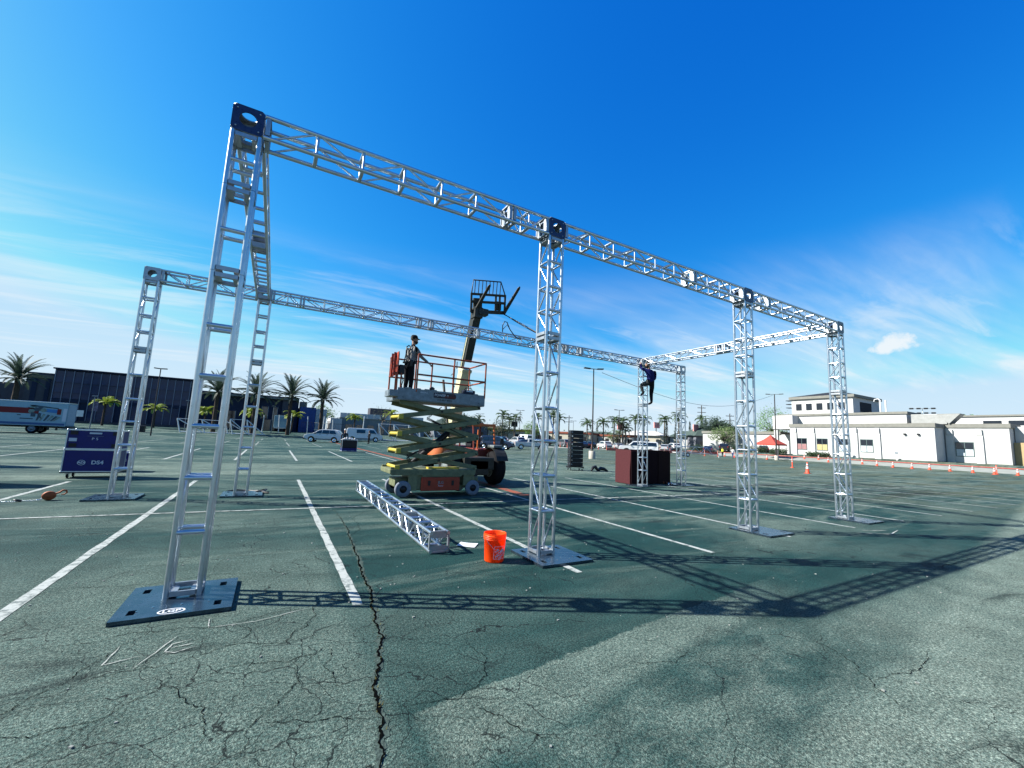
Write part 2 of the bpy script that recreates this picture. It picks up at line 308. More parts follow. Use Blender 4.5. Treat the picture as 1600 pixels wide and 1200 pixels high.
def strip(name, a, b, w, m, z=0.004, ragged=0.008):
    a = Vector((*a, 0)); b = Vector((*b, 0)); d = (b - a); L = d.length; d.normalize(); s = Vector((-d.y, d.x, 0)); n = max(2, int(L / 0.25))
    vs = []
    for i in range(n + 1):
        p = a + d * (L * i / n)
        for q in (-1, 1):
            e = p + s * q * (w / 2 + random.uniform(-ragged, ragged)); vs.append((e.x, e.y, hz(e.x, e.y) + z))
    mb = MB(); mb.add(vs, [(2 * i, 2 * i + 2, 2 * i + 3, 2 * i + 1) for i in range(n)])
    return mb.build(name, m, ground)
XK = [-3.75 + 2.68 * k for k in range(-8, 16)]
for x in XK:
    strip('parking_line', (x, -0.72 if x > 1 and x < 9 else -0.5), (x, 10.3), 0.10, LINE)
strip('parking_line', (-18, 5.2), (14, 4.55), 0.075, LINE, z=0.008)
strip('parking_line', (14.02, 4.55), (38, 4.1), 0.09, LINE2, z=0.008)
for y0, y1, dx0, ww in ((19.2, 30.2, 0.35, 0.11), (38.5, 49.5, 0.6, 0.12), (56, 62, 0.7, 0.13)):
    for x in XK:
        strip('parking_line', (x + dx0, y0), (x + dx0, y1), ww, LINE if y0 < 30 else LINE2)
for x in [20.4 + 2.7 * i for i in range(18)]:
    if x > 36: strip('parking_line', (x, 1.5), (x, 7), 0.10, LINE2)
strip('red_line', (8.02, 60), (8.02, 21), 0.32, PINK); strip('red_line', (8.02, 21), (7.4, 5.6), 0.30, PINK)
strip('cross_line', (14.6, 7.0), (26, 6.6), 0.1, LINE2); strip('cross_line', (52, 18), (77, 9.5), 0.16, LINE2)
# cracks: ribbons with ragged edges, filled with dark dirt
CRACK = mat('crack_dirt', (0.0035, 0.004, 0.004), 0.95, 0, 0.5, 40, bump=0.4, bscale=80, spec=0.0)
CRUST = mat('crumbled_edge', (0.055, 0.082, 0.072), 0.95, 0, 0.5, 45, bump=0.8, bscale=70)
WEED = mat('dry_weed', (0.10, 0.095, 0.035), 0.9, 0, 0.4, 30)
def crack(pts, w, sub=5, jit=0.03, z=0.004, m=CRACK, name='crack'):
    P = [Vector((x, y, 0)) for x, y in pts]
    for _ in range(sub):
        Q = [P[0]]
        for a, b in zip(P, P[1:]):
            d = b - a
            if d.length > 0.03: Q.append((a + b) / 2 + Vector((-d.y, d.x, 0)) * random.uniform(-1, 1) * min(0.20, jit / max(d.length, 0.05)))
            Q.append(b)
        P = Q
    vs = []; n = len(P)
    for i, p in enumerate(P):
        d = (P[min(i + 1, n - 1)] - P[max(i - 1, 0)]).normalized(); s = Vector((-d.y, d.x, 0)); k = min(1, 5 * min(i + .15, n - 1 - i + .15) / n)
        ww = w * k * random.uniform(0.35, 1.3) / 2
        vs += [(*(p + s * ww)[:2], hz(p.x, p.y) + z), (*(p - s * ww * random.uniform(.5, 1.2))[:2], hz(p.x, p.y) + z)]
    mb = MB(); mb.add(vs, [(2 * i, 2 * i + 2, 2 * i + 3, 2 * i + 1) for i in range(n - 1)]); return mb.build(name, m, ground), P
MAIN = [(2.02, 4.6), (1.99, 2.57), (1.83, 0.47), (1.79, -0.33), (1.69, -1.08), (1.68, -1.43), (1.57, -1.84), (1.46, -2.11), (1.46, -2.28), (1.45, -2.48), (1.40, -2.61), (1.34, -2.9), (1.3, -3.6)]
crack(MAIN, 0.060, 5, 0.016, 0.0035, CRUST, 'crack_edge'); _, mp = crack(MAIN, 0.021, 5, 0.016, 0.007)
random.seed(5); tuft = MB()
for k in range(150):
    p = random.choice(mp[: int(len(mp) * .8)]) + Vector((random.gauss(0, .02), random.gauss(0, .03), .006)); a = random.uniform(0, 2 * PI); l = random.uniform(.01, .035)
    d = Vector((math.cos(a), math.sin(a), 0)); s = Vector((-d.y, d.x, 0)) * .004
    tuft.add([p - s, p + s, p + d * l * .6 + Vector((0, 0, l * random.uniform(.2, .9)))], [(0, 1, 2)])
wo_ = tuft.build('crack_weeds', WEED); wo_['kind'] = 'stuff'; tag(wo_, 'dry weeds growing in the long asphalt crack', 'weeds')
from_px = [  # secondary cracks, world metres
    [(-0.75, -0.70), (-0.40, -0.66), (0.0, -0.62), (0.44, -0.72), (0.95, -0.60), (1.30, -0.70)],
    [(0.0, -0.62), (-0.12, -0.95), (-0.22, -1.22), (-0.42, -1.52), (-0.62, -1.70)],
    [(-0.22, -1.22), (0.25, -1.26), (0.62, -1.12), (0.95, -1.24), (1.35, -1.20)],
    [(0.25, -1.26), (0.30, -1.52), (0.10, -1.75), (-0.15, -2.0), (-0.3, -2.2)],
    [(0.30, -1.52), (0.72, -1.47), (1.0, -1.55), (1.30, -1.42), (1.46, -1.5)],
    [(1.0, -1.55), (1.05, -1.85), (0.85, -2.1), (0.75, -2.5)], [(0.3, -1.52), (0.55, -1.9), (0.55, -2.3)],
    [(0.62, -1.12), (0.75, -0.95), (0.60, -0.74)], [(0.95, -1.24), (1.15, -1.0), (1.22, -0.7), (1.28, -0.4)],
    [(1.30, -1.42), (1.22, -1.75), (1.30, -2.05)], [(-0.62, -1.70), (-0.2, -1.82), (0.1, -1.75)], [(1.45, -2.4), (1.1, -2.3), (0.8, -2.2)],
    [(-1.3, 0.6), (-0.75, 0.75), (-0.2, 0.62), (0.35, 0.75), (0.9, 0.62), (1.5, 0.7)], [(-0.9, 1.4), (-0.3, 1.3), (0.5, 1.5), (1.1, 1.35)],
    [(1.85, 0.6), (2.2, 0.75), (2.6, 0.62), (3.0, 0.7)], [(1.95, 2.0), (2.2, 2.6), (2.25, 3.6), (2.6, 4.3)],
    [(1.5, -2.35), (1.9, -2.45), (2.2, -2.3), (2.3, -2.05), (2.25, -1.7)], [(2.0, -2.5), (2.1, -2.8), (2.35, -3.1)],
    [(5.3, -2.95), (5.05, -3.05), (5.0, -3.22), (4.9, -3.4), (4.72, -3.55), (4.6, -3.7), (4.5, -4.0)], [(4.72, -3.55), (5.2, -3.62), (5.9, -3.58)],
    [(4.6, -0.75), (5.6, -0.9), (6.9, -0.75), (8.4, -0.9)], [(9.9, -0.4), (10.6, -0.55), (11.4, -0.9)], [(7.0, -0.7), (7.2, -1.3), (7.8, -1.7)],
    [(-3.0, 3.4), (-2.2, 3.6), (-1.3, 3.3), (-.3, 3.5)], [(8.3, -2.4), (9.6, -2.6), (11.5, -2.5)], [(3.3, -2.6), (3.6, -2.75), (3.9, -2.7)]]
for c in from_px: crack(c, 0.0055, 5, 0.028, 0.004)
# chalk notes and scuffs on the asphalt
def chalk(strokes, w=0.0085, m=CHALK, name='chalk_mark'):
    for s in strokes: crack(s, w, 3, 0.004, 0.0075, m, name)
chalk([[(-0.08, -0.81), (-0.11, -1.11), (0.10, -1.06)], [(0.25, -0.80), (0.17, -1.02), (0.08, -1.25)], [(0.36, -0.91), (0.24, -0.95), (0.215, -1.06), (0.28, -1.10), (0.41, -1.04)], [(0.38, -0.99), (0.235, -1.01)]])
chalk([[(0.44, -0.74), (0.77, -0.75), (1.2, -0.62)], [(0.43, -0.54), (0.44, -0.74)]], 0.008)
chalk([[(11.6, -0.8), (12.3, -1.15), (13.1, -1.0)], [(12.1, -0.7), (12.7, -0.95)]], 0.03)
# crushed bits of stone and litter lying about
PEB = mat('pale_grit', (0.27, 0.29, 0.27), 0.9, 0, 0.3, 30); random.seed(11); pb = MB()
for k in range(420):
    d = abs(random.gauss(0, 3.2)); x = random.uniform(-2, 9); y = random.uniform(-4, 9); s = random.uniform(.004, .014)
    pb.box((x, y, hz(x, y) + s * .4), (s * 1.5, s, s * .7), Matrix.Translation((x, y, 0)) @ Matrix.Rotation(random.uniform(0, 3), 4, 'Z') @ Matrix.Translation((-x, -y, 0)))
po = pb.build('grit', PEB, fix=False); po['kind'] = 'stuff'; tag(po, 'pale stone grit scattered over the asphalt', 'grit')
# ------------------------------------------------------------------ truss
TW = 0.30; CI = 0.026; CH = 0.025
_ends = {}
def end_frame_mesh():
    if 'e' in _ends: return _ends['e']
    mb = MB(); t = 0.044; o = 0.012                      # section in xy, thickness along z
    mb.box((TW / 2, 0.012, o + t / 2), (TW - 0.10, 0.020, t)); mb.box((TW / 2, TW - 0.012, o + t / 2), (TW - 0.10, 0.020, t))
    mb.box((0.012, TW / 2, o + t / 2), (0.020, TW - 0.10, t)); mb.box((TW - 0.012, TW / 2, o + t / 2), (0.020, TW - 0.10, t))
    for sx in (0, 1):                         # bolt plates with clipped corners
        a, b = (0.025, 0.10) if sx == 0 else (TW - 0.10, TW - 0.025); c = 0.03
        pl = [(a, 0.05), (a + c * .6, 0.024), (b - c * .6, 0.024), (b, 0.05), (b, TW - 0.05), (b - c * .6, TW - 0.024), (a + c * .6, TW - 0.024), (a, TW - 0.05)]
        mb.prism(pl, 0.008, None, 0, 0.024)
    _ends['e'] = mb.mesh('end_frame', ALU_PLATE); return _ends['e']
def truss(parent, O, U, V, Wv, L, nodes, braced=('v0', 'v1'), flip=0, big=('w0', 'w1')):
    """box truss from O along U; section axes V, Wv; nodes are rung positions; braced faces carry diagonals"""
    O, U, V, Wv = Vector(O), Vector(U), Vector(V), Vector(Wv)
    P = lambda a, b, s: O + V * a + Wv * b + U * s
    lo, hi = CI, TW - CI
    for a in (lo, hi):
        for b in (lo, hi): rod('chord', P(a, b, 0), P(a, b, L), CH, ALU, parent)
    mt = facing(V, Wv, O) if V.cross(Wv).dot(U) > 0 else facing(Wv, V, O)
    e0 = ob('end_frame', end_frame_mesh(), parent, mw=mt)
    m2 = mt.copy(); m2.translation = O + U * (L - 0.068); ob('end_frame', end_frame_mesh(), parent, mw=m2)
    faces = {'v0': lambda s, k: P(lo if k else hi, lo, s), 'v1': lambda s, k: P(lo if k else hi, hi, s),
             'w0': lambda s, k: P(lo, lo if k else hi, s), 'w1': lambda s, k: P(hi, lo if k else hi, s)}
    for s in nodes:
        for f, fn in faces.items(): rod('rung', fn(s, 0), fn(s, 1), 0.0235 if f in big else 0.0145, ALU, parent, 8)
    st = [0.055] + list(nodes) + [L - 0.055]
    for f in braced:
        fn = faces[f]
        for i, (a, b) in enumerate(zip(st, st[1:])):
            k = (i + flip) % 2; rod('brace', fn(a + 0.02, k), fn(b - 0.02, 1 - k), 0.0125, ALU, parent, 8)
def corner_block_mesh(front):
    """open cube of six plates, each with a round hole"""
    mb = MB(); s = TW; n = 28; r = 0.082
    def plate(X, mi):
        sq = []
        for i in range(n):
            a = 2 * PI * i / n; c, d = math.cos(a), math.sin(a); k = (s / 2 - .001) / max(abs(c), abs(d)); sq.append((k * c, k * d))
        vs = [(x, y, 0) for x, y in sq] + [(r * math.cos(2 * PI * i / n), r * math.sin(2 * PI * i / n), 0) for i in range(n)]
        vs += [(x, y, -.012) for x, y in sq] + [(r * math.cos(2 * PI * i / n), r * math.sin(2 * PI * i / n), -.012) for i in range(n)]
        fs = []
        for i in range(n):
            j = (i + 1) % n
            fs += [(i, j, n + j, n + i), (2 * n + j, 2 * n + i, 3 * n + i, 3 * n + j), (n + i, n + j, 3 * n + j, 3 * n + i), (j, i, 2 * n + i, 2 * n + j)]
        mb.add(vs, fs, mi, False, X)
        for a in (-1, 1):
            for b in (-1, 1): mb.lathe([(0.0001, .006), (.008, .006), (.009, 0)], 6, X @ Matrix.Translation((a * .105, b * .105, 0)), 0)
    h = s / 2; c = Vector((h, h, h))
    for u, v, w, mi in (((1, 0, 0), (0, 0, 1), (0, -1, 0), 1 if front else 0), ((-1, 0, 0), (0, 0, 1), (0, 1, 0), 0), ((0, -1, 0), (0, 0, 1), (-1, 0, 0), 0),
                        ((0, 1, 0), (0, 0, 1), (1, 0, 0), 0), ((1, 0, 0), (0, 1, 0), (0, 0, 1), 0), ((1, 0, 0), (0, -1, 0), (0, 0, -1), 0)):
        plate(facing(u, v, c + Vector(w) * h), mi)
    return mb.mesh('corner_block', [ALU_PLATE, REFL_PLATE])
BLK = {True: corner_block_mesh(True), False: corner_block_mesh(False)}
def plate_mesh(S=0.84, t=0.034):
    """square steel plate with four hand slots near its corners"""
    a, b = 0.055, 0.125; q = [0, .09, .09 + .055, S - .145, S - .09, S]; r = [0, .10, .10 + .11, S - .21, S - .10, S]
    holes = {(1, 1), (3, 1), (1, 3), (3, 3)}; mb = MB(); bev = .004
    for k, (z, up) in enumerate(((t, 1), (0, 0))):
        for i in range(5):
            for j in range(5):
                if (i, j) in holes: continue
                mb.add([(q[i], r[j], z), (q[i + 1], r[j], z), (q[i + 1], r[j + 1], z), (q[i], r[j + 1], z)], [(0, 1, 2, 3)])
    for i, j in holes:
        c = [(q[i], r[j]), (q[i + 1], r[j]), (q[i + 1], r[j + 1]), (q[i], r[j + 1])]
        for k in range(4): A, B = c[k], c[(k + 1) % 4]; mb.add([(*A, 0), (*B, 0), (*B, t), (*A, t)], [(0, 1, 2, 3)])
    c = [(0, 0), (S, 0), (S, S), (0, S)]
    for k in range(4): A, B = c[k], c[(k + 1) % 4]; mb.add([(*A, 0), (*B, 0), (*B, t), (*A, t)], [(0, 1, 2, 3)])
    return mb.mesh('base_plate', STEEL)
PLATE = plate_mesh()
H = 5.10; ZB = 0.036
def tower(label, x, y, px0, py0, front, secs, braced, big, group='aluminium truss towers'):
    t = thing('truss_tower', label, 'truss tower', (x, y, 0), 0, group)
    bp = ob('base_plate', PLATE, t, (px0 - x, py0 - y, 0.002))
    for n in range(6):
        rod('bolt', (px0 - x + .15 + .1 * n, py0 - y + .16 + (.06 if n % 2 else 0), .03), (px0 - x + .15 + .1 * n, py0 - y + .16 + (.06 if n % 2 else 0), .043), 0.007, CHROME, t, 8)
    for k, (z0, z1, nodes) in enumerate(secs):
        truss(t, (0, 0, z0), (0, 0, 1), (1, 0, 0), (0, 1, 0), z1 - z0, [z - z0 for z in nodes], braced, k, big)
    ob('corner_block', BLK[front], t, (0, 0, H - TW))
    return t, bp
S1 = [(ZB, 3.215, [.62, 1.13, 1.63, 2.13, 2.65]), (3.22, 4.165, [3.68]), (4.17, 4.798, [4.47])]
S2 = [(ZB, 3.215, [.63, 1.13, 1.63, 2.12, 2.65]), (3.22, 4.798, [3.62, 3.99, 4.39])]
ALLF = ('v0', 'v1', 'w0', 'w1')
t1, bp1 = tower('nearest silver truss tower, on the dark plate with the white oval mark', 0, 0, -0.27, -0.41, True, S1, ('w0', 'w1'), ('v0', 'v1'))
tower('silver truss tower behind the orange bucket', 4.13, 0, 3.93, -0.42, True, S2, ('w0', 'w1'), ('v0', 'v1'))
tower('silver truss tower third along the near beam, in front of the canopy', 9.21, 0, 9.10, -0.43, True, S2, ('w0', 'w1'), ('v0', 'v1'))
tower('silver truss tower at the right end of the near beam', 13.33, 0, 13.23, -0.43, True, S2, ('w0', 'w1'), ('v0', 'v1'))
tower('silver truss tower beside the blue flight cases', -2.13, 6.79, -2.47, 6.58, False, S2, ('w0', 'w1'), ('v0', 'v1'))
tower('silver truss tower with a black strap lying round its plate', 0.07, 6.79, -0.17, 6.66, False, S2, ('w0', 'w1'), ('v0', 'v1'))
tower('silver truss tower that a worker is climbing', 13.45, 6.79, 13.2, 6.6, False, S2, ('w0', 'w1'), ('v0', 'v1'))
tower('silver truss tower at the far right end of the back beam', 15.74, 6.79, 15.5, 6.6, False, S2, ('w0', 'w1'), ('v0', 'v1'))
# white oval maker's mark on the nearest plate
ring = MB()
for i in range(28):
    a, b = 2 * PI * i / 28, 2 * PI * (i + 1) / 28
    ring.poly([(.098 * math.cos(a), .062 * math.sin(a), 0), (.098 * math.cos(b), .062 * math.sin(b), 0), (.084 * math.cos(b), .050 * math.sin(b), 0), (.084 * math.cos(a), .050 * math.sin(a), 0)])
ring.build('oval_mark', PRINT, bp1, loc=(0.40, 0.075, 0.0365))
text('mark_letters', 'LGP', 0.078, PRINT, bp1, Matrix.Translation((0.40, 0.075, 0.0362)), 0.0005, 0.95, 0.002)
def beam(label, a, axis, secs, braced, flip=0, group='aluminium truss beams'):
    """secs: (start, end, nodes) in world coordinates along the axis"""
    x, y = a; t = thing('truss_beam', label, 'truss beam', (x, y, H - TW), 0, group); o = x if axis == 'x' else y
    for k, (s0, s1, nodes) in enumerate(secs):
        U, V, O = ((1, 0, 0), (0, 1, 0), (s0 - o, 0, 0)) if axis == 'x' else ((0, 1, 0), (1, 0, 0), (0, s0 - o, 0))
        truss(t, O, U, V, (0, 0, 1), s1 - s0, [n - s0 for n in nodes], braced, flip + k, ('v0', 'v1'))
    return t
ev = lambda a, b, n: [a + (b - a) * (i + 1) / (n + 1) for i in range(n)]
BR = ('w0', 'w1')
beam('silver truss beam from the nearest tower to the bucket tower', (0.305, 0), 'x', [(0.305, 3.477, [.84, 1.36, 1.87, 2.38, 2.89]), (3.48, 4.127, [3.77])], BR, 1)
beam('silver truss beam between the bucket tower and the third near tower', (4.433, 0), 'x', [(4.433, 7.597, [4.96, 5.48, 5.98, 6.5, 7.01]), (7.6, 9.207, [7.99, 8.38, 8.75])], BR, 1)
beam('silver truss beam at the right end of the near row', (9.513, 0), 'x', [(9.513, 10.157, [9.83]), (10.16, 13.327, ev(10.16, 13.33, 5))], BR, 1)
beam('short silver truss beam above the blue flight cases', (-1.827, 6.79), 'x', [(-1.827, 0.067, ev(-1.83, .07, 3))], BR, 0)
beam('long silver back truss beam passing over the scissor lift', (0.373, 6.79), 'x',
     [(0.373, 1.057, [.72]), (1.06, 4.197, [1.59, 2.1, 2.61, 3.12, 3.63]), (4.2, 4.567, []), (4.57, 6.117, ev(4.57, 6.12, 2)), (6.12, 9.297, ev(6.12, 9.3, 5)), (9.3, 9.647, []), (9.65, 10.317, [9.98]), (10.32, 13.447, ev(10.32, 13.45, 5))], BR, 1)
beam('short silver truss beam at the far right of the back row', (13.753, 6.79), 'x', [(13.753, 15.737, ev(13.75, 15.74, 3))], BR, 0)
beam('silver side truss beam running back from the nearest tower', (0.03, 0.303), 'y', [(0.303, 3.377, ev(.303, 3.38, 5)), (3.38, 3.577, []), (3.58, 6.787, ev(3.58, 6.79, 5))], BR, 0)
beam('silver side truss beam running back from the right end of the near row', (13.39, 0.303), 'y', [(0.303, 3.277, ev(.303, 3.28, 5)), (3.28, 3.557, []), (3.56, 6.787, ev(3.56, 6.79, 5))], BR, 0)
sp_ = thing('spare_truss', 'long silver truss section lying on the asphalt before the scissor lift', 'truss', (2.78, 0.70, 0.004), math.radians(-0.9))
for k, (a, b, nn) in enumerate(((0, 1.55, 3), (1.555, 4.72, 6), (4.725, 6.55, 4))):
    truss(sp_, (0, a, 0), (0, 1, 0), (1, 0, 0), (0, 0, 1), b - a, ev(0, b - a, nn), ('w0', 'w1'), k, ('v0', 'v1'))
# ------------------------------------------------------------------ people
SKIN = mat('skin', (0.36, 0.20, 0.13), 0.55, 0, 0.1, 8); HAIR = mat('dark_hair', (0.02, 0.015, 0.012), 0.7, 0, 0.3, 30)
GREYJ = mat('grey_jacket', (0.22, 0.22, 0.21), 0.9, 0, 0.25, 14, bump=0.5, bscale=22); DARKP = mat('dark_trousers', (0.014, 0.014, 0.018), 0.9, 0, 0.3, 14, bump=0.5, bscale=20)
NAVYH = mat('navy_hoodie', (0.012, 0.016, 0.10), 0.9, 0, 0.35, 14, bump=0.5, bscale=20); CAMO = mat('camouflage_trousers', (0.045, 0.05, 0.05), 0.9, 0, 0.8, 16, bump=0.4, bscale=20)
JEAN = mat('blue_jeans', (0.03, 0.06, 0.17), 0.9, 0, 0.2, 14); HIVIS = mat('yellow_vest', (0.72, 0.80, 0.06), 0.7, 0, 0.1, 10); WTEE = mat('white_shirt', (0.62, 0.63, 0.64), 0.9, 0, 0.1, 10)
BONES = {'pelvis': ('hip', 'chest'), }
def hand(js, es, wrist, fwd, down, side, curl, key, s=1.0):
    """palm and five fingers growing from the wrist"""
    w = Vector(wrist); f = Vector(fwd).normalized(); d = Vector(down).normalized(); sd = Vector(side).normalized()
    js[key + 'palm'] = (w + f * .05 * s, .026 * s, .014 * s); es.append((key, key + 'palm'))
    js[key + 'palm2'] = (w + f * .09 * s, .030 * s, .012 * s); es.append((key + 'palm', key + 'palm2'))
    for i, (o, l) in enumerate(((.030, .072), (.010, .082), (-.010, .076), (-.029, .060))):
        b = w + f * .10 * s + sd * o * s; p1 = b + f * l * .5 * s + d * curl * .018 * s; p2 = p1 + f * l * .42 * s * (1 - curl * .6) + d * curl * .034 * s
        js[f'{key}f{i}a'] = (b, .010 * s, .010 * s); js[f'{key}f{i}b'] = (p1, .009 * s, .009 * s); js[f'{key}f{i}c'] = (p2, .0075 * s, .0075 * s)
        es += [(key + 'palm2', f'{key}f{i}a'), (f'{key}f{i}a', f'{key}f{i}b'), (f'{key}f{i}b', f'{key}f{i}c')]
    t1 = w + f * .045 * s + sd * .042 * s + d * .008 * s; t2 = t1 + f * .040 * s + sd * .014 * s + d * .018 * s
    js[key + 't1'] = (t1, .011 * s, .011 * s); js[key + 't2'] = (t2, .009 * s, .009 * s); es += [(key + 'palm', key + 't1'), (key + 't1', key + 't2')]
def person(label, loc, rz, J, mats, zone, group=None, headturn=0.0, cap=None, beard=False, hands=True, hair=True):
    """J: joints in local metres, facing +x. mats: list of materials; zone(joint name) -> material index"""
    t = thing('person', label, 'person', loc, rz, group)
    js = {k: (Vector(v[0]), v[1], v[2] if len(v) > 2 else v[1]) for k, v in J.items()}
    es = [('hip', 'belly'), ('belly', 'chest'), ('chest', 'neckb'), ('neckb', 'neck'), ('neck', 'skull')]
    for s in 'lr':
        es += [('chest', s + 'sh'), (s + 'sh', s + 'el'), (s + 'el', s + 'wr'), ('hip', s + 'hp'), (s + 'hp', s + 'kn'), (s + 'kn', s + 'an'), (s + 'an', s + 'toe')]
        if hands:
            f = js[s + 'wr'][0] - js[s + 'el'][0]; dn = Vector((0, 0, -1)) if abs(f.normalized().z) < .8 else Vector((1, 0, 0))
            sd = f.cross(dn).normalized() * (1 if s == 'l' else -1); dn = sd.cross(f).normalized()
            if dn.z > 0.2: dn = -dn
            hand(js, es, js[s + 'wr'][0], f, dn, sd, 0.55, s + 'wr')
    names = list(js); ix = {n: i for i, n in enumerate(names)}
    me = bpy.data.meshes.new('body_cage'); me.from_pydata([tuple(js[n][0]) for n in names], [(ix[a], ix[b]) for a, b in es], [])
    o = bpy.data.objects.new('body_cage', me); COL.objects.link(o); sk = o.modifiers.new('skin', 'SKIN'); sk.branch_smoothing = 0.4
    sb = o.modifiers.new('sub', 'SUBSURF'); sb.levels = 1; sb.render_levels = 1
    for n in names:
        sv = me.skin_vertices[0].data[ix[n]]; sv.radius = (js[n][1], js[n][2]); sv.use_root = (n == 'hip')
    dg = bpy.context.evaluated_depsgraph_get(); dg.update(); bm_ = bpy.data.meshes.new_from_object(o.evaluated_get(dg)); bpy.data.objects.remove(o)
    bm_.name = 'body'; bm_.materials.clear()
    for m in mats: bm_.materials.append(m)
    segs = [(js[a][0], js[b][0], zone(b)) for a, b in es]
    for p in bm_.polygons:
        c = p.center; best = 1e9
        for a, b, z in segs:
            ab = b - a; k = max(0, min(1, (c - a).dot(ab) / max(ab.length_squared, 1e-9))); d = (c - a - ab * k).length_squared
            if d < best: best = d; mi = z
        p.material_index = mi; p.use_smooth = True
    ob('body', bm_, t)
    # head with face, ears and hair, carried on the neck
    hd = js['skull'][0]; R = Matrix.Translation(hd) @ Matrix.Rotation(headturn, 4, 'Z'); h = MB()
    n = 18; prof = [(-.118, .030, .02), (-.105, .052, .028), (-.075, .066, .022), (-.035, .075, .012), (.01, .080, .004), (.05, .081, -.004), (.085, .070, -.010), (.108, .045, -.012), (.118, .012, -.012)]
    vs = [(math.cos(2 * PI * i / n) * r * 1.18 + ox, math.sin(2 * PI * i / n) * r * .92, z) for z, r, ox in prof for i in range(n)]
    fs = [(j * n + i, j * n + (i + 1) % n, (j + 1) * n + (i + 1) % n, (j + 1) * n + i) for j in range(len(prof) - 1) for i in range(n)]
    h.add(vs, fs + [tuple(reversed(range(n))), tuple(range(len(vs) - n, len(vs)))], 0, True, R)
    h.add([(.085, -.012, .022), (.085, .012, .022), (.112, .011, -.022), (.112, -.011, -.022), (.088, 0, -.034)], [(0, 1, 2, 3), (3, 2, 4)], 0, True, R)
    for s in (-1, 1): h.box((-.005, s * .077, .0), (.035, .014, .055), R, 0, .006); h.box((.090, s * .030, .012), (.010, .022, .010), R, 1)
    h.box((.093, 0, -.062), (.008, .042, .010), R, 1); ho = h.build('head', [SKIN, HAIR], t)
    if hair or beard:
        q = MB()
        if hair:
            hp = [(.088 if z > .03 else .084, z) for z in (0.0, .03, .06)] + [(.078, .092), (.05, .118), (.01, .127)]
            q.lathe(hp, 16, R @ Matrix.Translation((-.016, 0, 0)) @ Matrix.Diagonal((1.12, .96, 1, 1)))
        if beard: q.lathe([(.02, -.13), (.055, -.115), (.072, -.085), (.078, -.05)], 16, R @ Matrix.Translation((.024, 0, 0)) @ Matrix.Diagonal((1.12, .93, 1, 1)))
        q.build('hair', HAIR, t)
    if cap:
        c = MB(); c.lathe([(.090, .035), (.093, .06), (.085, .10), (.06, .13), (.01, .142)], 18, R @ Matrix.Translation((-.008, 0, 0)) @ Matrix.Diagonal((1.12, .98, 1, 1)))
        c.add([(.07, -.07, .045), (.16, -.05, .03), (.175, 0, .03), (.16, .05, .03), (.07, .07, .045)], [(0, 1, 2, 3, 4)], 0, False, R); c.build('cap', cap, t)
    return t
def zone_std(b):
    if b in ('lwr', 'rwr', 'lel', 'rel', 'lsh', 'rsh', 'belly', 'chest', 'neckb'): return 0
    if b[1:] in ('hp', 'kn', 'an'): return 1
    if b.endswith('toe'): return 2
    return 3
def stand(**k):
    J = dict(hip=((0, 0, .93), .135, .10), belly=((0, 0, 1.10), .135, .105), chest=((.0, 0, 1.32), .155, .115), neckb=((0, 0, 1.46), .075, .07), neck=((.012, 0, 1.53), .055), skull=((.02, 0, 1.66), .065, .075),
             lsh=((0, .19, 1.42), .072), lel=((-.02, .25, 1.14), .052), lwr=((.06, .26, .90), .036), rsh=((0, -.19, 1.42), .072), rel=((-.02, -.25, 1.14), .052), rwr=((.06, -.26, .90), .036),
             lhp=((0, .095, .88), .10), lkn=((.01, .11, .49), .068), lan=((-.02, .12, .09), .046), ltoe=((.15, .13, .035), .035, .04), rhp=((0, -.095, .88), .10), rkn=((.01, -.11, .49), .068), ran=((-.02, -.12, .09), .046), rtoe=((.15, -.13, .035), .035, .04))
    for a, b in k.items(): J[a] = (b, *J[a][1:])
    return J
# ------------------------------------------------------------------ scissor lift
CREAM = mat('lift_cream_paint', (0.165, 0.185, 0.10), 0.55, 0, 0.30, 7); LORANGE = mat('lift_red_panel', (0.38, 0.045, 0.018), 0.5, 0, 0.2, 6)
RAILP = mat('orange_rail_paint', (0.33, 0.065, 0.025), 0.5, 0.1, 0.3, 9); DECK = mat('grey_deck_panel', (0.21, 0.26, 0.30), 0.5, 0.35, 0.3, 8)
TYREG = mat('grey_tyre', (0.20, 0.23, 0.28), 0.85, 0, 0.2, 12); YEL = mat('yellow_paint', (0.52, 0.42, 0.05), 0.5, 0, 0.15, 8); DRED = mat('dark_red_paint', (0.11, 0.012, 0.012), 0.5, 0, 0.2, 8)
LX, LY = 3.45, 5.84
lift = thing('scissor_lift', 'cream and orange scissor lift raised under the long back beam', 'scissor lift', (LX, LY, 0), math.radians(0.6))
_wl = {}
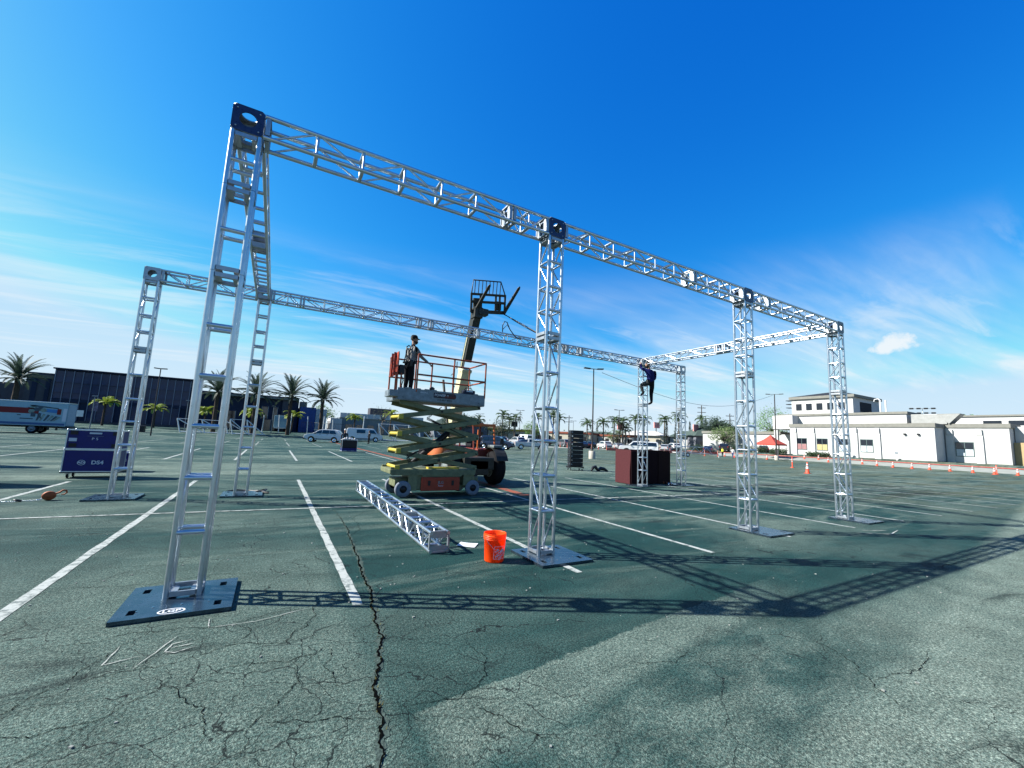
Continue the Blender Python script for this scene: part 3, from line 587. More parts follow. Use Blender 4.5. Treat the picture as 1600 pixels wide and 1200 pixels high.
def wheel(parent, c, r, w, tyre=BLACK, rim=CHROME, name='wheel', face=-1, rr=.62, axis='y', hub=BLACKM):
    k = (round(r, 3), round(w, 3), tyre.name, rim.name, rr)
    if k not in _wl:
        a = MB(); a.lathe([(r * rr, -w / 2 + .01), (r * .86, -w / 2), (r * .97, -w / 2 + w * .14), (r, -w / 2 + w * .30), (r, w / 2 - w * .30), (r * .97, w / 2 - w * .14), (r * .86, w / 2), (r * rr, w / 2 - .01)], 28)
        b = MB(); b.lathe([(r * rr, -w / 2 + .012), (r * rr * .93, -w / 2 + .03), (r * .34, -w / 2 + .045), (r * .30, -w / 2 + .012), (.002, -w / 2 + .010)], 20)
        b.lathe([(.002, w / 2 - .01), (r * .30, w / 2 - .012), (r * .34, w / 2 - .045), (r * rr * .93, w / 2 - .03), (r * rr, w / 2 - .012)], 20)
        for i in range(5):
            a0 = 2 * PI * i / 5; b.lathe([(.002, .014), (r * .06, .012), (r * .07, 0)], 8, Matrix.Translation((r * .45 * math.cos(a0), r * .45 * math.sin(a0), w / 2 - .046)), 1)
            b.lathe([(.002, -.014), (r * .06, -.012), (r * .07, 0)], 8, Matrix.Translation((r * .45 * math.cos(a0), r * .45 * math.sin(a0), -w / 2 + .046)), 1)
        _wl[k] = (a.mesh('tyre', tyre), b.mesh('rim', [rim, hub]))
    rot = (PI / 2, 0, 0) if axis == 'y' else (0, PI / 2, 0)
    e = ob(name, _wl[k][0], parent, c, rot); ob('rim', _wl[k][1], e); return e
for x, y in ((.36, .07), (2.34, .07), (.36, 1.06), (2.34, 1.06)): wheel(lift, (x, y, .212), .212, .13, TYREG, BLACKM, rr=.45)
MB().box((1.2, .56, .40), (1.25, .98, .42), None, 0, .02).box((1.25, .56, .22), (1.7, .70, .12)).box((.36, .56, .36), (.34, .62, .22), None, 0, .02).box((2.34, .56, .36), (.46, .72, .30), None, 0, .02).build('chassis', CREAM, lift)
MB().box((1.2, .56, .66), (2.42, 1.06, .12), None, 0, .02).box((1.2, .035, .60), (2.36, .03, .06)).build('deck_frame', CREAM, lift)
MB().box((.60, .06, .40), (.24, .05, .46), None, 0, .012).box((2.22, .08, .45), (.34, .06, .34), None, 0, .015).build('side_cover', CREAM, lift)
bx_ = MB().box((1.38, .045, .335), (1.10, .04, .36), None, 0, .015).build('battery_door', LORANGE, lift)
MB().box((1.05, .022, .36), (.07, .012, .13)).box((1.72, .022, .36), (.07, .012, .13)).build('vent', BLACKM, bx_)
text('door_logo', 'JLG', .10, DECK, bx_, FRONT((1.38, .0235, .37)), .0005, 1.1, .002); text('door_lettering', 'Power', .055, PRINT, bx_, FRONT((1.38, .0235, .285)), .0005)
MB().box((1.42, .045, .575), (1.14, .035, .10), None, 0, .01).build('door_lid', CREAM, lift)
MB().box((2.3, .40, .62), (.35, .5, .1)).box((2.18, .045, .60), (.16, .02, .05)).box((2.42, .045, .57), (.10, .02, .08)).build('hydraulic_valves', BLACKM, lift)
MB().box((1.5, .3, .74), (.9, .25, .05)).build('yellow_cover', YEL, lift)
for s in (.10, 1.02):
    MB().box((.12, s, .74), (.22, .07, .06), None, 0, .01).build('arm_pivot', CREAM, lift)
zl = [.745, 1.185, 1.63, 2.08, 2.50]; XL, XR = .17, 2.42
def arm(y, a, b, name='scissor_arm'):
    d = Vector((b[0] - a[0], 0, b[1] - a[1])); L = d.length; ang = -math.atan2(d.z, d.x)
    X = Matrix.Translation((a[0], y, a[1])) @ Matrix.Rotation(ang, 4, 'Y')
    MB().box((L / 2, 0, 0), (L + .10, .045, .125), X, 0, .008).build(name, CREAM, lift)
for i in range(4):
    for y, o in ((.10, .16), (1.02, .96)):
        arm(y, (XL, zl[i] + .02), (XR, zl[i + 1] - .02)); arm(o, (XL, zl[i + 1] - .02), (XR, zl[i] + .02))
        MB().tube((1.295, y - .05, (zl[i] + zl[i + 1]) / 2), (1.295, o + .05, (zl[i] + zl[i + 1]) / 2), .032, 12).build('pivot_pin', BLACKM, lift)
    if i < 4:
        MB().tube((XL, .06, zl[i] + (.01 if i else .02)), (XL, 1.06, zl[i] + (.01 if i else .02)), .045, 12).box((XL, .065, zl[i] + .01), (.13, .03, .13), None, 0, .02).build('end_yoke', YEL, lift)
        MB().tube((XR, .06, zl[i]), (XR, 1.06, zl[i]), .03, 12).build('cross_tube', CREAM, lift)
MB().tube((.7, .56, .85), (1.9, .56, 1.9), .07, 14, .05).tube((1.0, .56, 1.1), (1.7, .56, 1.72), .085, 14).build('lift_cylinder', BLACKM, lift)
HOSE = BLACKM
for k in range(3):
    MB().path([(.55 + .05 * k, .12 + .02 * k, .78), (.42, .13, 1.0 + .05 * k), (.75, .14, 1.2), (1.5, .13, 1.35 + .04 * k), (2.2, .13, 1.58), (1.6, .13, 1.82), (.9, .14, 2.05 + .03 * k), (1.3, .14, 2.42)], .013, 6).build('hydraulic_hose', HOSE, lift)
for i in range(4):
    for x, z in ((XL + .02, zl[i] + .02), (XR, zl[i + 1] - .02)): MB().lathe([(.001, .012), (.03, .010), (.034, 0)], 12, Matrix.Translation((x, .076, z)) @ Matrix.Rotation(PI / 2, 4, 'X')).build('pin_cap', BLACKM, lift)
PZ = 2.56
MB().box((1.28, .58, PZ), (2.54, 1.16, .08)).build('platform_floor', DECK, lift)
toe = MB().box((1.28, .0, PZ + .13), (2.54, .03, .30), None, 0, .006).box((2.545, .58, PZ + .13), (.03, 1.13, .30)).box((1.28, 1.16, PZ + .10), (2.54, .03, .24)).box((.02, .58, PZ + .10), (.03, 1.13, .24))
toe = toe.build('toe_board', DECK, lift)
for x in (.28, .55, .80, 1.0, 2.25): MB().box((x, -.004, PZ + .285), (.14, .045, .035), None, 0, .006).build('rail_socket', DECK, lift)
MB().box((-.10, .20, PZ + .12), (.22, .55, .17), None, 0, .01).build('step_box', DECK, lift)
pill = MB().prism([(x * .33 + (0.20 if x > 0 else -.20) * 0, y * .075) for x, y in [(-1, -.9), (.85, -1), (.97, -.6), (1, 0), (.97, .6), (.85, 1), (-1, .9)]], .004, FRONT((1.32, -.017, PZ + .16)))
pl = pill.build('brand_sticker', mat('sticker_black', (.018, .012, .03), .4, 0, .1), toe)
text('sticker_word', 'POWER it', .095, PRINT, pl, FRONT((1.22, -.024, PZ + .165)), .0005, 1.0, .001)
MB().prism([(-.16, -.03), (.16, -.035), (.17, 0), (.16, .035), (-.16, .03)], .002, FRONT((1.47, -.0225, PZ + .135))).build('sticker_swoosh', DRED, pl)
text('phone_number', '310-887-8422', .075, BLACKM, toe, FRONT((1.32, -.017, PZ + .035)), .0005, 1.05, .001)
text('deck_marking', 'P2', .05, BLACKM, toe, FRONT((.16, -.017, PZ + .03)), .0005); text('deck_marking', 'P4', .05, BLACKM, toe, FRONT((2.36, -.017, PZ + .03)), .0005)
text('deck_plate', 'RENTALS', .05, PRINT, toe, FRONT((.72, -.017, PZ + .20)), .0005)
zt, zm = 3.79, 3.24
def rail(pts, r=.024): MB().path(pts, r, 8).build('guard_rail', RAILP, lift)
for y in (.0, 1.16):
    x0 = .50 if y == 0 else .05
    rail([(x0, y, zt), (2.54, y, zt)]); rail([(x0, y, zm), (2.54, y, zm)])
    for x in ((.50, 1.55, 2.54) if y == 0 else (.05, .8, 1.30, 2.0, 2.54)): rail([(x, y, PZ + .2), (x, y, zt)], .024)
for z in (zt, zm): rail([(2.54, 0, z), (2.54, 1.16, z)])
for z in (zt, zm): rail([(.04, .30, z), (.04, 1.16, z)])
rail([(.04, .30, PZ + .1), (.04, .30, zt)], .024)
gp = MB().box((-.01, .34, 3.50), (.03, .50, .62), None, 0, .01); gp.box((-.06, .30, 3.50), (.05, .05, .62)).box((-.06, .55, 3.5), (.05, .05, .62)).build('gate_panel', mat('red_gate', (.42, .06, .03), .5, 0, .25, 9), lift)
rail([(-.04, .12, PZ), (-.04, .12, 3.25)], .022); rail([(.10, .12, PZ), (.10, .12, 3.25)], .022)
MB().box((.13, .30, 3.35), (.14, .22, .26), None, 0, .02).build('control_box', BLACKM, lift)
MB().path([(.12, .22, 3.22), (.16, .12, 3.05), (.12, .10, 2.9), (.17, .12, 2.75), (.13, .14, 2.62)], .014, 6).build('coiled_cable', BLACKM, lift)
MB().path([(2.2, .3, zm), (2.22, .28, 3.0), (2.2, .3, 2.75)], .008, 5).build('strap', BLACKM, lift)
MB().tube((1.62, 0, zt - .06), (1.62, 0, zt - .26), .012, 6).build('hanging_clip', BLACKM, lift)
tb = thing('tool_bag', 'small dark blue tool bag on the lift platform', 'tool bag', (LX + 2.05, LY + .10, 2.83))
MB().box((0, 0, .06), (.36, .20, .13), None, 0, .03).build('bag_body', mat('bag_blue', (.016, .022, .05), .7, 0, .3, 12), tb); MB().path([(-.13, 0, .12), (-.09, 0, .19), (.09, 0, .19), (.13, 0, .12)], .011, 6).build('handle', BLACKM, tb); MB().box((0, -.103, .09), (.2, .006, .03)).build('zip', PRINT, tb)
tb2 = thing('battery_pack', 'small black battery lying on the lift platform edge', 'battery', (LX + .98, LY + .14, 2.84)); MB().box((0, 0, .045), (.13, .09, .09), None, 0, .015).build('cell', BLACKM, tb2); MB().box((0, 0, .10), (.07, .06, .03), None, 0, .006).build('terminal', DECK, tb2)
J = stand(lsh=(.03, .19, 1.42), lel=(.12, .27, 1.16), lwr=(.26, .16, 1.08), rsh=(.03, -.19, 1.40), rel=(.16, -.27, 1.17), rwr=(.40, -.30, 1.04), belly=(.02, 0, 1.10), chest=(.05, 0, 1.32), neckb=(.06, 0, 1.46), neck=(.08, 0, 1.54), skull=(.10, 0, 1.67))
CAPB = mat('black_cap', (.012, .012, .014), .8, 0, .3, 20)
J['chest'] = (J['chest'][0], .19, .14); J['belly'] = (J['belly'][0], .165, .13); J['hip'] = (J['hip'][0], .15, .12)
m1_ = person('worker in a grey jacket and black cap standing on the scissor lift', (3.84, 6.28, 2.60), math.radians(22), J, [GREYJ, DARKP, BLACK, SKIN], zone_std, None, -.2, CAPB, True)
hq = MB(); hq.path([(.13, -.12, 1.0), (.15, -.11, 1.25), (.10, -.11, 1.45), (0, -.1, 1.50), (-.08, -.09, 1.44), (-.10, -.06, 1.25), (-.12, -.10, 1.0)], .018, 6); hq.path([(.13, .12, 1.0), (.15, .11, 1.25), (.10, .11, 1.45), (0, .1, 1.50), (-.08, .09, 1.44), (-.10, .06, 1.25), (-.12, .10, 1.0)], .018, 6); hq.build('safety_harness', BLACKM, m1_)
MB().box((-.06, -.10, .96), (.13, .12, .20), None, 0, .03).box((0, 0, 1.0), (.27, .30, .05), None, 0, .01).build('tool_belt', BLACKM, m1_)
# climber on the far tower, facing +y into the truss
Jc = dict(hip=((0, 0, .94), .15, .12), belly=((.0, 0, 1.10), .165, .13), chest=((.03, 0, 1.32), .19, .14), neckb=((.06, .02, 1.47), .085, .08), neck=((.08, .04, 1.54), .055), skull=((.10, .08, 1.66), .065, .075),
          lsh=((.04, .20, 1.42), .08), lel=((.20, .33, 1.50), .058), lwr=((.32, .22, 1.70), .038), rsh=((.04, -.21, 1.40), .08), rel=((.05, -.31, 1.14), .06), rwr=((.24, -.22, 1.02), .038),
          lhp=((.02, .12, .90), .11), lkn=((.20, .36, .84), .08), lan=((.12, .28, .50), .055), ltoe=((.28, .26, .46), .038, .042), rhp=((0, -.08, .88), .11), rkn=((.06, -.08, .50), .076), ran=((-.02, -.02, .14), .05), rtoe=((.15, .0, .09), .038, .042))
zc_ = lambda b: (4 if b in ('lkn', 'lan') else zone_std(b))
person('worker in a navy hoodie climbing the far truss tower', (13.54, 6.47, 3.14), math.radians(90), Jc, [NAVYH, DARKP, BLACK, SKIN, CAMO], zc_, None, .3, None, True)
# ------------------------------------------------------------------ telehandler behind the lift
TORANGE = mat('telehandler_orange', (0.62, 0.15, 0.035), 0.5, 0, 0.2, 6); TRED = mat('telehandler_dark_red', (0.20, 0.03, 0.018), 0.55, 0, 0.25, 6)
BOOMC = mat('boom_cream', (0.60, 0.58, 0.36), 0.5, 0, 0.15, 5); BOOMD = mat('boom_dark', (0.030, 0.032, 0.028), 0.5, 0.2, 0.3, 8); GREYH = mat('grey_hood', (.16, .19, .19), .5, 0, .2, 8)
th = thing('telehandler', 'orange telehandler with a raised boom and forks behind the scissor lift', 'telehandler', (6.85, 8.0, 0), 0)   # front towards -y
for x in (-.82, .86):
    for y in (.36, 3.0): wheel(th, (x, y, .58), .58, .42, BLACK, GREYH, axis='x', rr=.55)
MB().box((0, 1.7, .75), (1.1, 3.9, .42), None, 0, .04).box((0, -.1, .62), (.7, .3, .5), None, 0, .03).build('chassis', BOOMD, th)
MB().tube((-.7, .36, .58), (.7, .36, .58), .09, 12).tube((-.7, 3.0, .58), (.7, 3.0, .58), .09, 12).build('axle', BOOMD, th)
MB().box((.62, 1.5, .95), (.62, 1.7, .55), None, 0, .06).box((.55, 2.7, 1.0), (.72, 1.3, .55), None, 0, .10).build('engine_body', TRED, th)
MB().lathe([(.52, -.02), (.5, .25), (.42, .42), (.25, .52), (.02, .55)], 20, Matrix.Translation((-.72, 1.75, .95)) @ Matrix.Diagonal((.9, 1.25, 1, 1))).build('hood_dome', TORANGE, th)
fd = MB()
for x in (.86,):
    pts = [(x, .36 + .68 * math.cos(a), .60 + .68 * math.sin(a)) for a in [PI * (.12 + .76 * i / 10) for i in range(11)]]
    for a, b in zip(pts, pts[1:]): fd.add([(a[0] - .22, a[1], a[2]), (a[0] + .22, a[1], a[2]), (b[0] + .22, b[1], b[2]), (b[0] - .22, b[1], b[2]), (a[0] - .22, a[1], a[2] + .02), (a[0] + .22, a[1], a[2] + .02), (b[0] + .22, b[1], b[2] + .02), (b[0] - .22, b[1], b[2] + .02)], [(0, 1, 2, 3), (4, 5, 6, 7), (0, 1, 5, 4), (3, 2, 6, 7), (0, 3, 7, 4), (1, 2, 6, 5)])
fd.build('fender', BOOMD, th)
MB().box((.86, .35, 1.33), (.36, .5, .1), None, 0, .04).build('fender_light', GREYH, th)
cabx0, cabx1, caby0, caby1, cz0, cz1 = .16, 1.0, .72, 1.95, 1.12, 2.06
for x in (cabx0, cabx1):
    MB().path([(x, caby0 - .10, cz0), (x, caby0 + .06, cz1)], .035, 8).build('cab_post', TORANGE if x == cabx1 else TRED, th); MB().path([(x, caby1, cz0), (x, caby1, cz1)], .035, 8).build('cab_post', TRED, th)
for i in range(6): MB().box((cabx0 + .02 + i * (cabx1 - cabx0 - .04) / 5, (caby0 + caby1) / 2 + .02, cz1 + .04), (.055, caby1 - caby0, .05), Matrix.Translation((0, 0, 0)), 0, .008).build('roof_slat', TORANGE, th)
MB().box(((cabx0 + cabx1) / 2, caby0 + .04, cz1 + .02), (cabx1 - cabx0 + .1, .07, .09), None, 0, .01).box(((cabx0 + cabx1) / 2, caby1, cz1 + .02), (cabx1 - cabx0 + .1, .07, .09), None, 0, .01).build('roof_rail', TORANGE, th)
MB().box((.58, 1.55, 1.32), (.5, .5, .12), None, 0, .03).box((.58, 1.78, 1.55), (.48, .12, .45), None, 0, .03).build('seat', BLACKM, th)
MB().path([(.55, 1.0, 1.1), (.55, 1.12, 1.45)], .03, 8).lathe([(.17, -.015), (.19, 0), (.17, .015)], 20, Matrix.Translation((.55, 1.13, 1.46)) @ Matrix.Rotation(.6, 4, 'X')).build('steering_column', BLACKM, th)
MB().path([(.98, .55, 1.2), (1.10, .45, 1.32), (1.16, .42, 1.5)], .012, 6).box((1.17, .42, 1.52), (.14, .03, .22), None, 0, .012).build('mirror', BLACKM, th)
MB().path([(.35, .75, .9), (.36, .76, 1.9)], .03, 8).build('exhaust_pipe', TORANGE, th)
B0, B1 = Vector((-.02, 2.55, 1.35)), Vector((.10, .95, 6.15)); bd = (B1 - B0).normalized(); BX = facing((1, 0, 0), bd, B0); BL = (B1 - B0).length
MB().box((0, 1.45, 0), (.36, 2.9, .42), BX, 0, .02).build('outer_boom', BOOMC, th)
MB().box((0, 2.96, 0), (.40, .12, .46), BX, 0, .015).build('boom_collar', BOOMC, th)
MB().box((0, (2.9 + BL - .1) / 2 + .4, 0), (.27, BL - 3.0, .32), BX, 0, .015).box((-.15, (2.9 + BL) / 2, 0), (.02, BL - 3.2, .34), BX).build('inner_boom', BOOMD, th)
MB().box((-.19, 3.6, 0), (.015, 1.5, .05), BX).build('hose_guide', BOOMC, th); MB().tube((-.22, 3.2, 3.9), (-.22, 2.2, 1.6), .05, 10).build('boom_cylinder', BOOMD, th)
MB().path([(-.28, 1.9, 3.9), (-.36, 1.85, 4.0), (-.42, 1.83, 3.92)], .012, 5).path([(-.24, 1.8, 3.5), (-.36, 1.78, 3.55)], .012, 5).build('boom_hook', BOOMD, th)
HP = Vector((.10, .93, 6.25)); MB().box(HP, (.34, .42, .42), None, 0, .03).box(HP + Vector((.18, -.1, .05)), (.4, .3, .25), None, 0, .03).build('boom_head', BOOMD, th)
# carriage turned slightly, tilted right back: forks point up and towards the camera
CX = Matrix.Translation((.50, .80, 6.56)) @ Matrix.Rotation(math.radians(-4), 4, 'Z') @ Matrix.Rotation(math.radians(16), 4, 'X') @ Matrix.Rotation(math.radians(-7), 4, 'Y')
ca = MB(); cw = 1.36
for z, hh in ((-.20, .14), (.16, .10), (.44, .09)): ca.box((0, 0, z), (cw, .08, hh), CX, 0, .01)
for x in (-cw / 2, -.32, .30, cw / 2 - .22, cw / 2): ca.box((x, 0, .12), (.07, .06, .72), CX, 0, .01)
ca.box((-.40, .1, .05), (.34, .16, .5), CX, 0, .02).box((.42, .06, .05), (.25, .1, .35), CX, 0, .02).build('fork_carriage', BOOMD, th)
bg_ = MB(); 
bg_.path([CX @ Vector(p) for p in ((-cw / 2, 0, .45), (-cw / 2 + .06, 0, .95), (cw / 2 - .2, 0, .95), (cw / 2, 0, .45))], .025, 6)
for i in range(8): x = -cw / 2 + .14 + i * .145; bg_.tube(CX @ Vector((x - .02, 0, .46)), CX @ Vector((x, 0, .94)), .016, 6)
bg_.build('load_backrest', BOOMD, th)
for x in (-.56, .62):
    dn_ = Vector((.15, -.7, .7)).normalized(); xa = (CX.to_3x3() @ Vector((1, 0, 0))); xa = (xa - dn_ * xa.dot(dn_)).normalized(); T = facing(xa, -dn_, CX @ Vector((x, -.05, -.26)))
    f = MB(); f.add([(-.06, 0, -.02), (.06, 0, -.02), (.06, 0, .05), (-.06, 0, .05), (-.055, -1.18, .02), (.055, -1.18, .02), (.055, -1.18, .04), (-.055, -1.18, .04), (-.02, -1.26, .03), (.02, -1.26, .03)],
      [(0, 1, 5, 4), (3, 7, 6, 2), (1, 2, 6, 5), (0, 4, 7, 3), (0, 3, 2, 1), (4, 5, 9, 8), (6, 7, 8, 9), (5, 6, 9), (7, 4, 8)], 0, False, T); f.build('fork_tine', BOOMD, th)
def arc(a, b, sag, n=10): return [Vector(a).lerp(Vector(b), i / n) - Vector((0, 0, sag * math.sin(PI * i / n))) for i in range(n + 1)]
hk = CX @ Vector((.62, -.05, -.25)) + Vector((6.85, 8.0, 0))
sl = thing('lifting_sling', 'black lifting sling hanging from the forks to the back beam', 'sling', tuple(hk)); base = hk
loc = lambda p: Vector(p) - base
MB().path([loc(p) for p in arc(hk, (8.55, 6.9, 5.28), -.02)], .018, 6).path([loc(p) for p in arc(hk + Vector((.06, 0, 0)), (8.6, 6.95, 5.28), .03)], .018, 6).build('sling_leg', BLACKM, sl)
MB().path([loc(p) for p in arc((8.57, 6.9, 5.28), (9.75, 6.92, 5.08), .06)], .018, 6).path([loc(p) for p in ((8.57, 6.9, 5.28), (8.4, 6.85, 5.22), (8.36, 6.80, 5.12), (8.2, 6.78, 4.95), (7.95, 6.8, 4.86))], .016, 6).build('sling_tail', BLACKM, sl)
cb_ = thing('cable_loop', 'black cable looped over the back beam beside the boom', 'cable', (7.0, 6.76, 5.1))
MB().path([(0, .1, .02), (-.05, .02, .22), (.0, -.02, .36), (.09, -.02, .34), (.2, -.03, .12), (.42, -.03, -.10), (.62, -.03, -.16), (.66, 0, -.1)], .016, 6).path([(-.02, .05, .1), (.1, -.02, .26), (.3, -.04, .0), (.5, -.03, -.15)], .014, 6).build('cable', BLACKM, cb_)
# ------------------------------------------------------------------ bucket, paper, strap, hoist, tools
BUCK = mat('orange_plastic', (1.3, 0.15, 0.014), 0.42, 0, 0.05, 6); 
_t = BUCK.node_tree; _tr = _t.nodes.new('ShaderNodeBsdfTranslucent'); _tr.inputs[0].default_value = (1.0, .16, .02, 1); _mx = _t.nodes.new('ShaderNodeMixShader'); _mx.inputs[0].default_value = .5   # thin plastic wall lets light through
_t.links.new(_t.nodes['Principled BSDF'].outputs[0], _mx.inputs[1]); _t.links.new(_tr.outputs[0], _mx.inputs[2]); _t.links.new(_mx.outputs[0], _t.nodes['Material Output'].inputs[0])
bk = thing('bucket', 'orange plastic bucket with white slanted lettering', 'bucket', (3.50, 0.12, 0.001), math.radians(4))
MB().lathe([(.002, .004), (.126, .004), (.130, .012), (.146, .285), (.151, .287), (.151, .297), (.147, .299), (.147, .306), (.153, .308), (.153, .318), (.148, .320), (.148, .327), (.154, .329), (.154, .340), (.149, .342), (.150, .360), (.153, .366), (.148, .368), (.144, .355), (.126, .02), (.002, .018)], 44).build('pail', BUCK, bk)
MB().path([(.155, 0, .33), (.14, -.06, .26), (.09, -.125, .19), (0, -.150, .165), (-.09, -.125, .19), (-.14, -.06, .26), (-.155, 0, .33)], .0022, 6).build('wire_handle', CHROME, bk)
def wrap(o, r0, k):   # wrap a flat print (x along, z up) round the bucket wall
    for v in o.data.vertices:
        x, y, z = v.co; r = r0 + k * z + .0012; a = x / r; v.co = (r * math.sin(a), -r * math.cos(a), z)
def prnt(name, polys, m=PRINT):
    mb = MB()
    for a, b, w in polys:
        a = Vector(a); b = Vector(b); d = (b - a).normalized(); s = Vector((-d.y, d.x, 0)) * w; n = 14
        for i in range(n):
            p = a.lerp(b, i / n); q = a.lerp(b, (i + 1) / n); mb.poly([(p - s).xzy, (q - s).xzy, (q + s).xzy, (p + s).xzy])
    o = mb.build(name, m, bk); wrap(o, .1302, .0587); return o
c = [(-.082, .055, 0), (.082, .055, 0), (.082, .215, 0), (-.082, .215, 0)]
prnt('logo_square', [(c[i], c[(i + 1) % 4], .0022) for i in range(4)])
for s, sz, ox, oz in (('THE', .036, -.042, .158), ('HOME', .060, .002, .128), ('DEPOT', .042, .034, .092)):
    X = Matrix.Translation((ox, oz, 0)) @ Matrix.Rotation(math.radians(40), 4, 'Z') @ Matrix(((1, .35, 0, 0), (0, 1, 0, 0), (0, 0, 1, 0), (0, 0, 0, 1)))
    o = text('logo_letters', s, sz, PRINT, bk, Matrix.Identity(4), 0, .95, .0012)
    b_ = bmesh.new(); b_.from_mesh(o.data); bmesh.ops.triangulate(b_, faces=b_.faces); bmesh.ops.subdivide_edges(b_, edges=[e for e in b_.edges if e.calc_length() > .012], cuts=2); b_.to_mesh(o.data); b_.free()
    o.data.transform(X); o.data.transform(Matrix(((1, 0, 0, 0), (0, 0, 1, 0), (0, 1, 0, 0), (0, 0, 0, 1)))); wrap(o, .1302, .0587)
pp = MB(); P4 = [(3.31, .98), (3.46, 1.16), (3.67, .98), (3.52, .79)]
vs = []
for i in range(7):
    for j in range(7):
        u, v = i / 6, j / 6; p = Vector(P4[0]).lerp(Vector(P4[1]), v).lerp(Vector(P4[3]).lerp(Vector(P4[2]), v), u); vs.append((p.x, p.y, .009 + .004 * (abs(u - .5) * 2) ** 3 + .002 * math.sin(5 * u + 3 * v)))
pp.add(vs, [(i * 7 + j, i * 7 + j + 1, (i + 1) * 7 + j + 1, (i + 1) * 7 + j) for i in range(6) for j in range(6)], 0, True)
tag(pp.build('paper_sheet', mat('paper', (.74, .76, .80), .8, 0, .04, 10)), 'white paper sheet lying between the spare truss and the bucket', 'paper')
st_ = MB(); random.seed(3)
st_.path([(-.10, 7.62, .02), (.08, 7.80, .03), (.30, 7.72, .025), (.48, 7.55, .03), (.56, 7.42, .05), (.66, 7.36, .03), (.72, 7.48, .02), (.60, 7.58, .03), (.75, 7.66, .05), (.66, 7.28, .03), (.8, 7.2, .02)], .02, 6)
tag(st_.build('strap', BLACKM), 'black webbing strap curled round a tower base plate', 'strap')
HOI = mat('hoist_orange', (.34, .085, .025), .6, .2, .3, 14)
hs = thing('chain_hoist', 'rusty orange chain hoist with hook lying on the asphalt', 'hoist', (-3.02, 6.92, 0), math.radians(20)); hs.scale = (.82, .82, .82)
MB().lathe([(.002, -.055), (.085, -.055), (.105, -.04), (.11, 0), (.105, .04), (.085, .055), (.002, .055)], 22, Matrix.Translation((0, 0, .11)) @ Matrix.Rotation(PI / 2, 4, 'X') @ Matrix.Diagonal((1.15, 1, 1, 1))).build('gear_case', HOI, hs)
MB().path([(.10, 0, .15), (.17, 0, .18), (.22, 0, .23), (.28, 0, .22), (.295, 0, .165), (.25, 0, .125), (.20, 0, .13)], [.02, .02, .02, .02, .018, .014, .008], 8).build('hook', HOI, hs)
ch = MB(); lx = -.10
for k in range(34):
    x, y = -.12 - .022 * k, .03 * math.sin(k * .55) - .012 * (k % 3); ch.lathe([(.008, -.003), (.013, 0), (.008, .003), (.006, 0), (.008, -.003)], 8, Matrix.Translation((x, y, .013 + .010 * (k % 2))) @ Matrix.Rotation(PI / 2 * (k % 2), 4, 'X') @ Matrix.Diagonal((1.6, 1, 1, 1)))
ch.path([(-.08, .02, .08), (-.14, .02, .03), (-.2, .0, .02)], .01, 6); ch.build('chain', CHROME, hs)
MB().path([(-.42, .02, .02), (-.48, .05, .04), (-.55, .02, .05), (-.50, -.02, .03), (-.44, 0, .02)], .018, 6).build('lower_hook', BLACKM, hs)
# ------------------------------------------------------------------ blue flight cases
CBLUE = mat('blue_laminate', (0.006, 0.009, 0.15), 0.45, 0, 0.15, 8, bump=0.1, bscale=120); EDGE = mat('case_edge', (.50, .54, .56), .4, .75, .12, 14)
def case(parent, c, d, name='shell', m=None, ball=True):
    """laminate box with aluminium edge trim and ball corners"""
    o = MB().box(c, d).build(name, m or CBLUE, parent); x, y, z = (q / 2 for q in d); c = Vector(c); e = MB(); t = .028
    for a in (-1, 1):
        for b in (-1, 1):
            e.box(c + Vector((0, a * y, b * z)), (d[0], t, t)); e.box(c + Vector((a * x, 0, b * z)), (t, d[1], t)); e.box(c + Vector((a * x, b * y, 0)), (t, t, d[2]))
    e.build('edge_trim', EDGE, parent)
    if ball:
        k = MB()
        for a in (-1, 1):
            for b in (-1, 1):
                for f in (-1, 1): k.lathe([(.001, -.028), (.02, -.02), (.028, 0), (.02, .02), (.001, .028)], 8, Matrix.Translation(c + Vector((a * x, b * y, f * z))))
        k.build('ball_corner', EDGE, parent)
    return o
fc = thing('flight_case', 'tall blue wheeled flight case with DS4 lettering', 'flight case', (-3.62, 11.15, 0), math.radians(1.5))
case(fc, (0, .32, .48), (1.16, .62, .60)); case(fc, (0, .32, 1.07), (1.16, .62, .52), 'lid')
MB().box((0, .32, .155), (1.2, .66, .03)).build('castor_board', BLACKM, fc)
def castor(p, x, y, z=.14):
    MB().box((x, y, z - .02), (.09, .09, .012)).box((x - .03, y, z - .06), (.01, .05, .09)).box((x + .03, y, z - .06), (.01, .05, .09)).build('castor_fork', CHROME, p); wheel(p, (x, y, .055), .055, .04, BLACK, DECK, name='castor_wheel', axis='x')
for x in (-.46, .46):
    for y in (.1, .54): castor(fc, x, y)
for x in (-.44, .44):
    for z in (.91, 1.25): MB().box((x, -.002, z), (.15, .012, .10)).build('recessed_latch', BLACKM, fc)
MB().box((0, -.004, 1.25), (.26, .006, .045)).build('name_strip', PRINT, fc); MB().box((-.45, -.004, 1.06), (.16, .006, .09)).build('case_label', PRINT, fc)
text('case_number', 'P 5', .10, PRINT, fc, FRONT((0, -.0015, 1.09)), .001, 1.1); MB().box((0, -.002, 1.17), (.34, .004, .006)).build('fine_print', DECK, fc)
text('case_lettering', 'DS4', .145, PRINT, fc, FRONT((.13, -.0015, .43)), .001, 1.05, .004)
lg = MB()
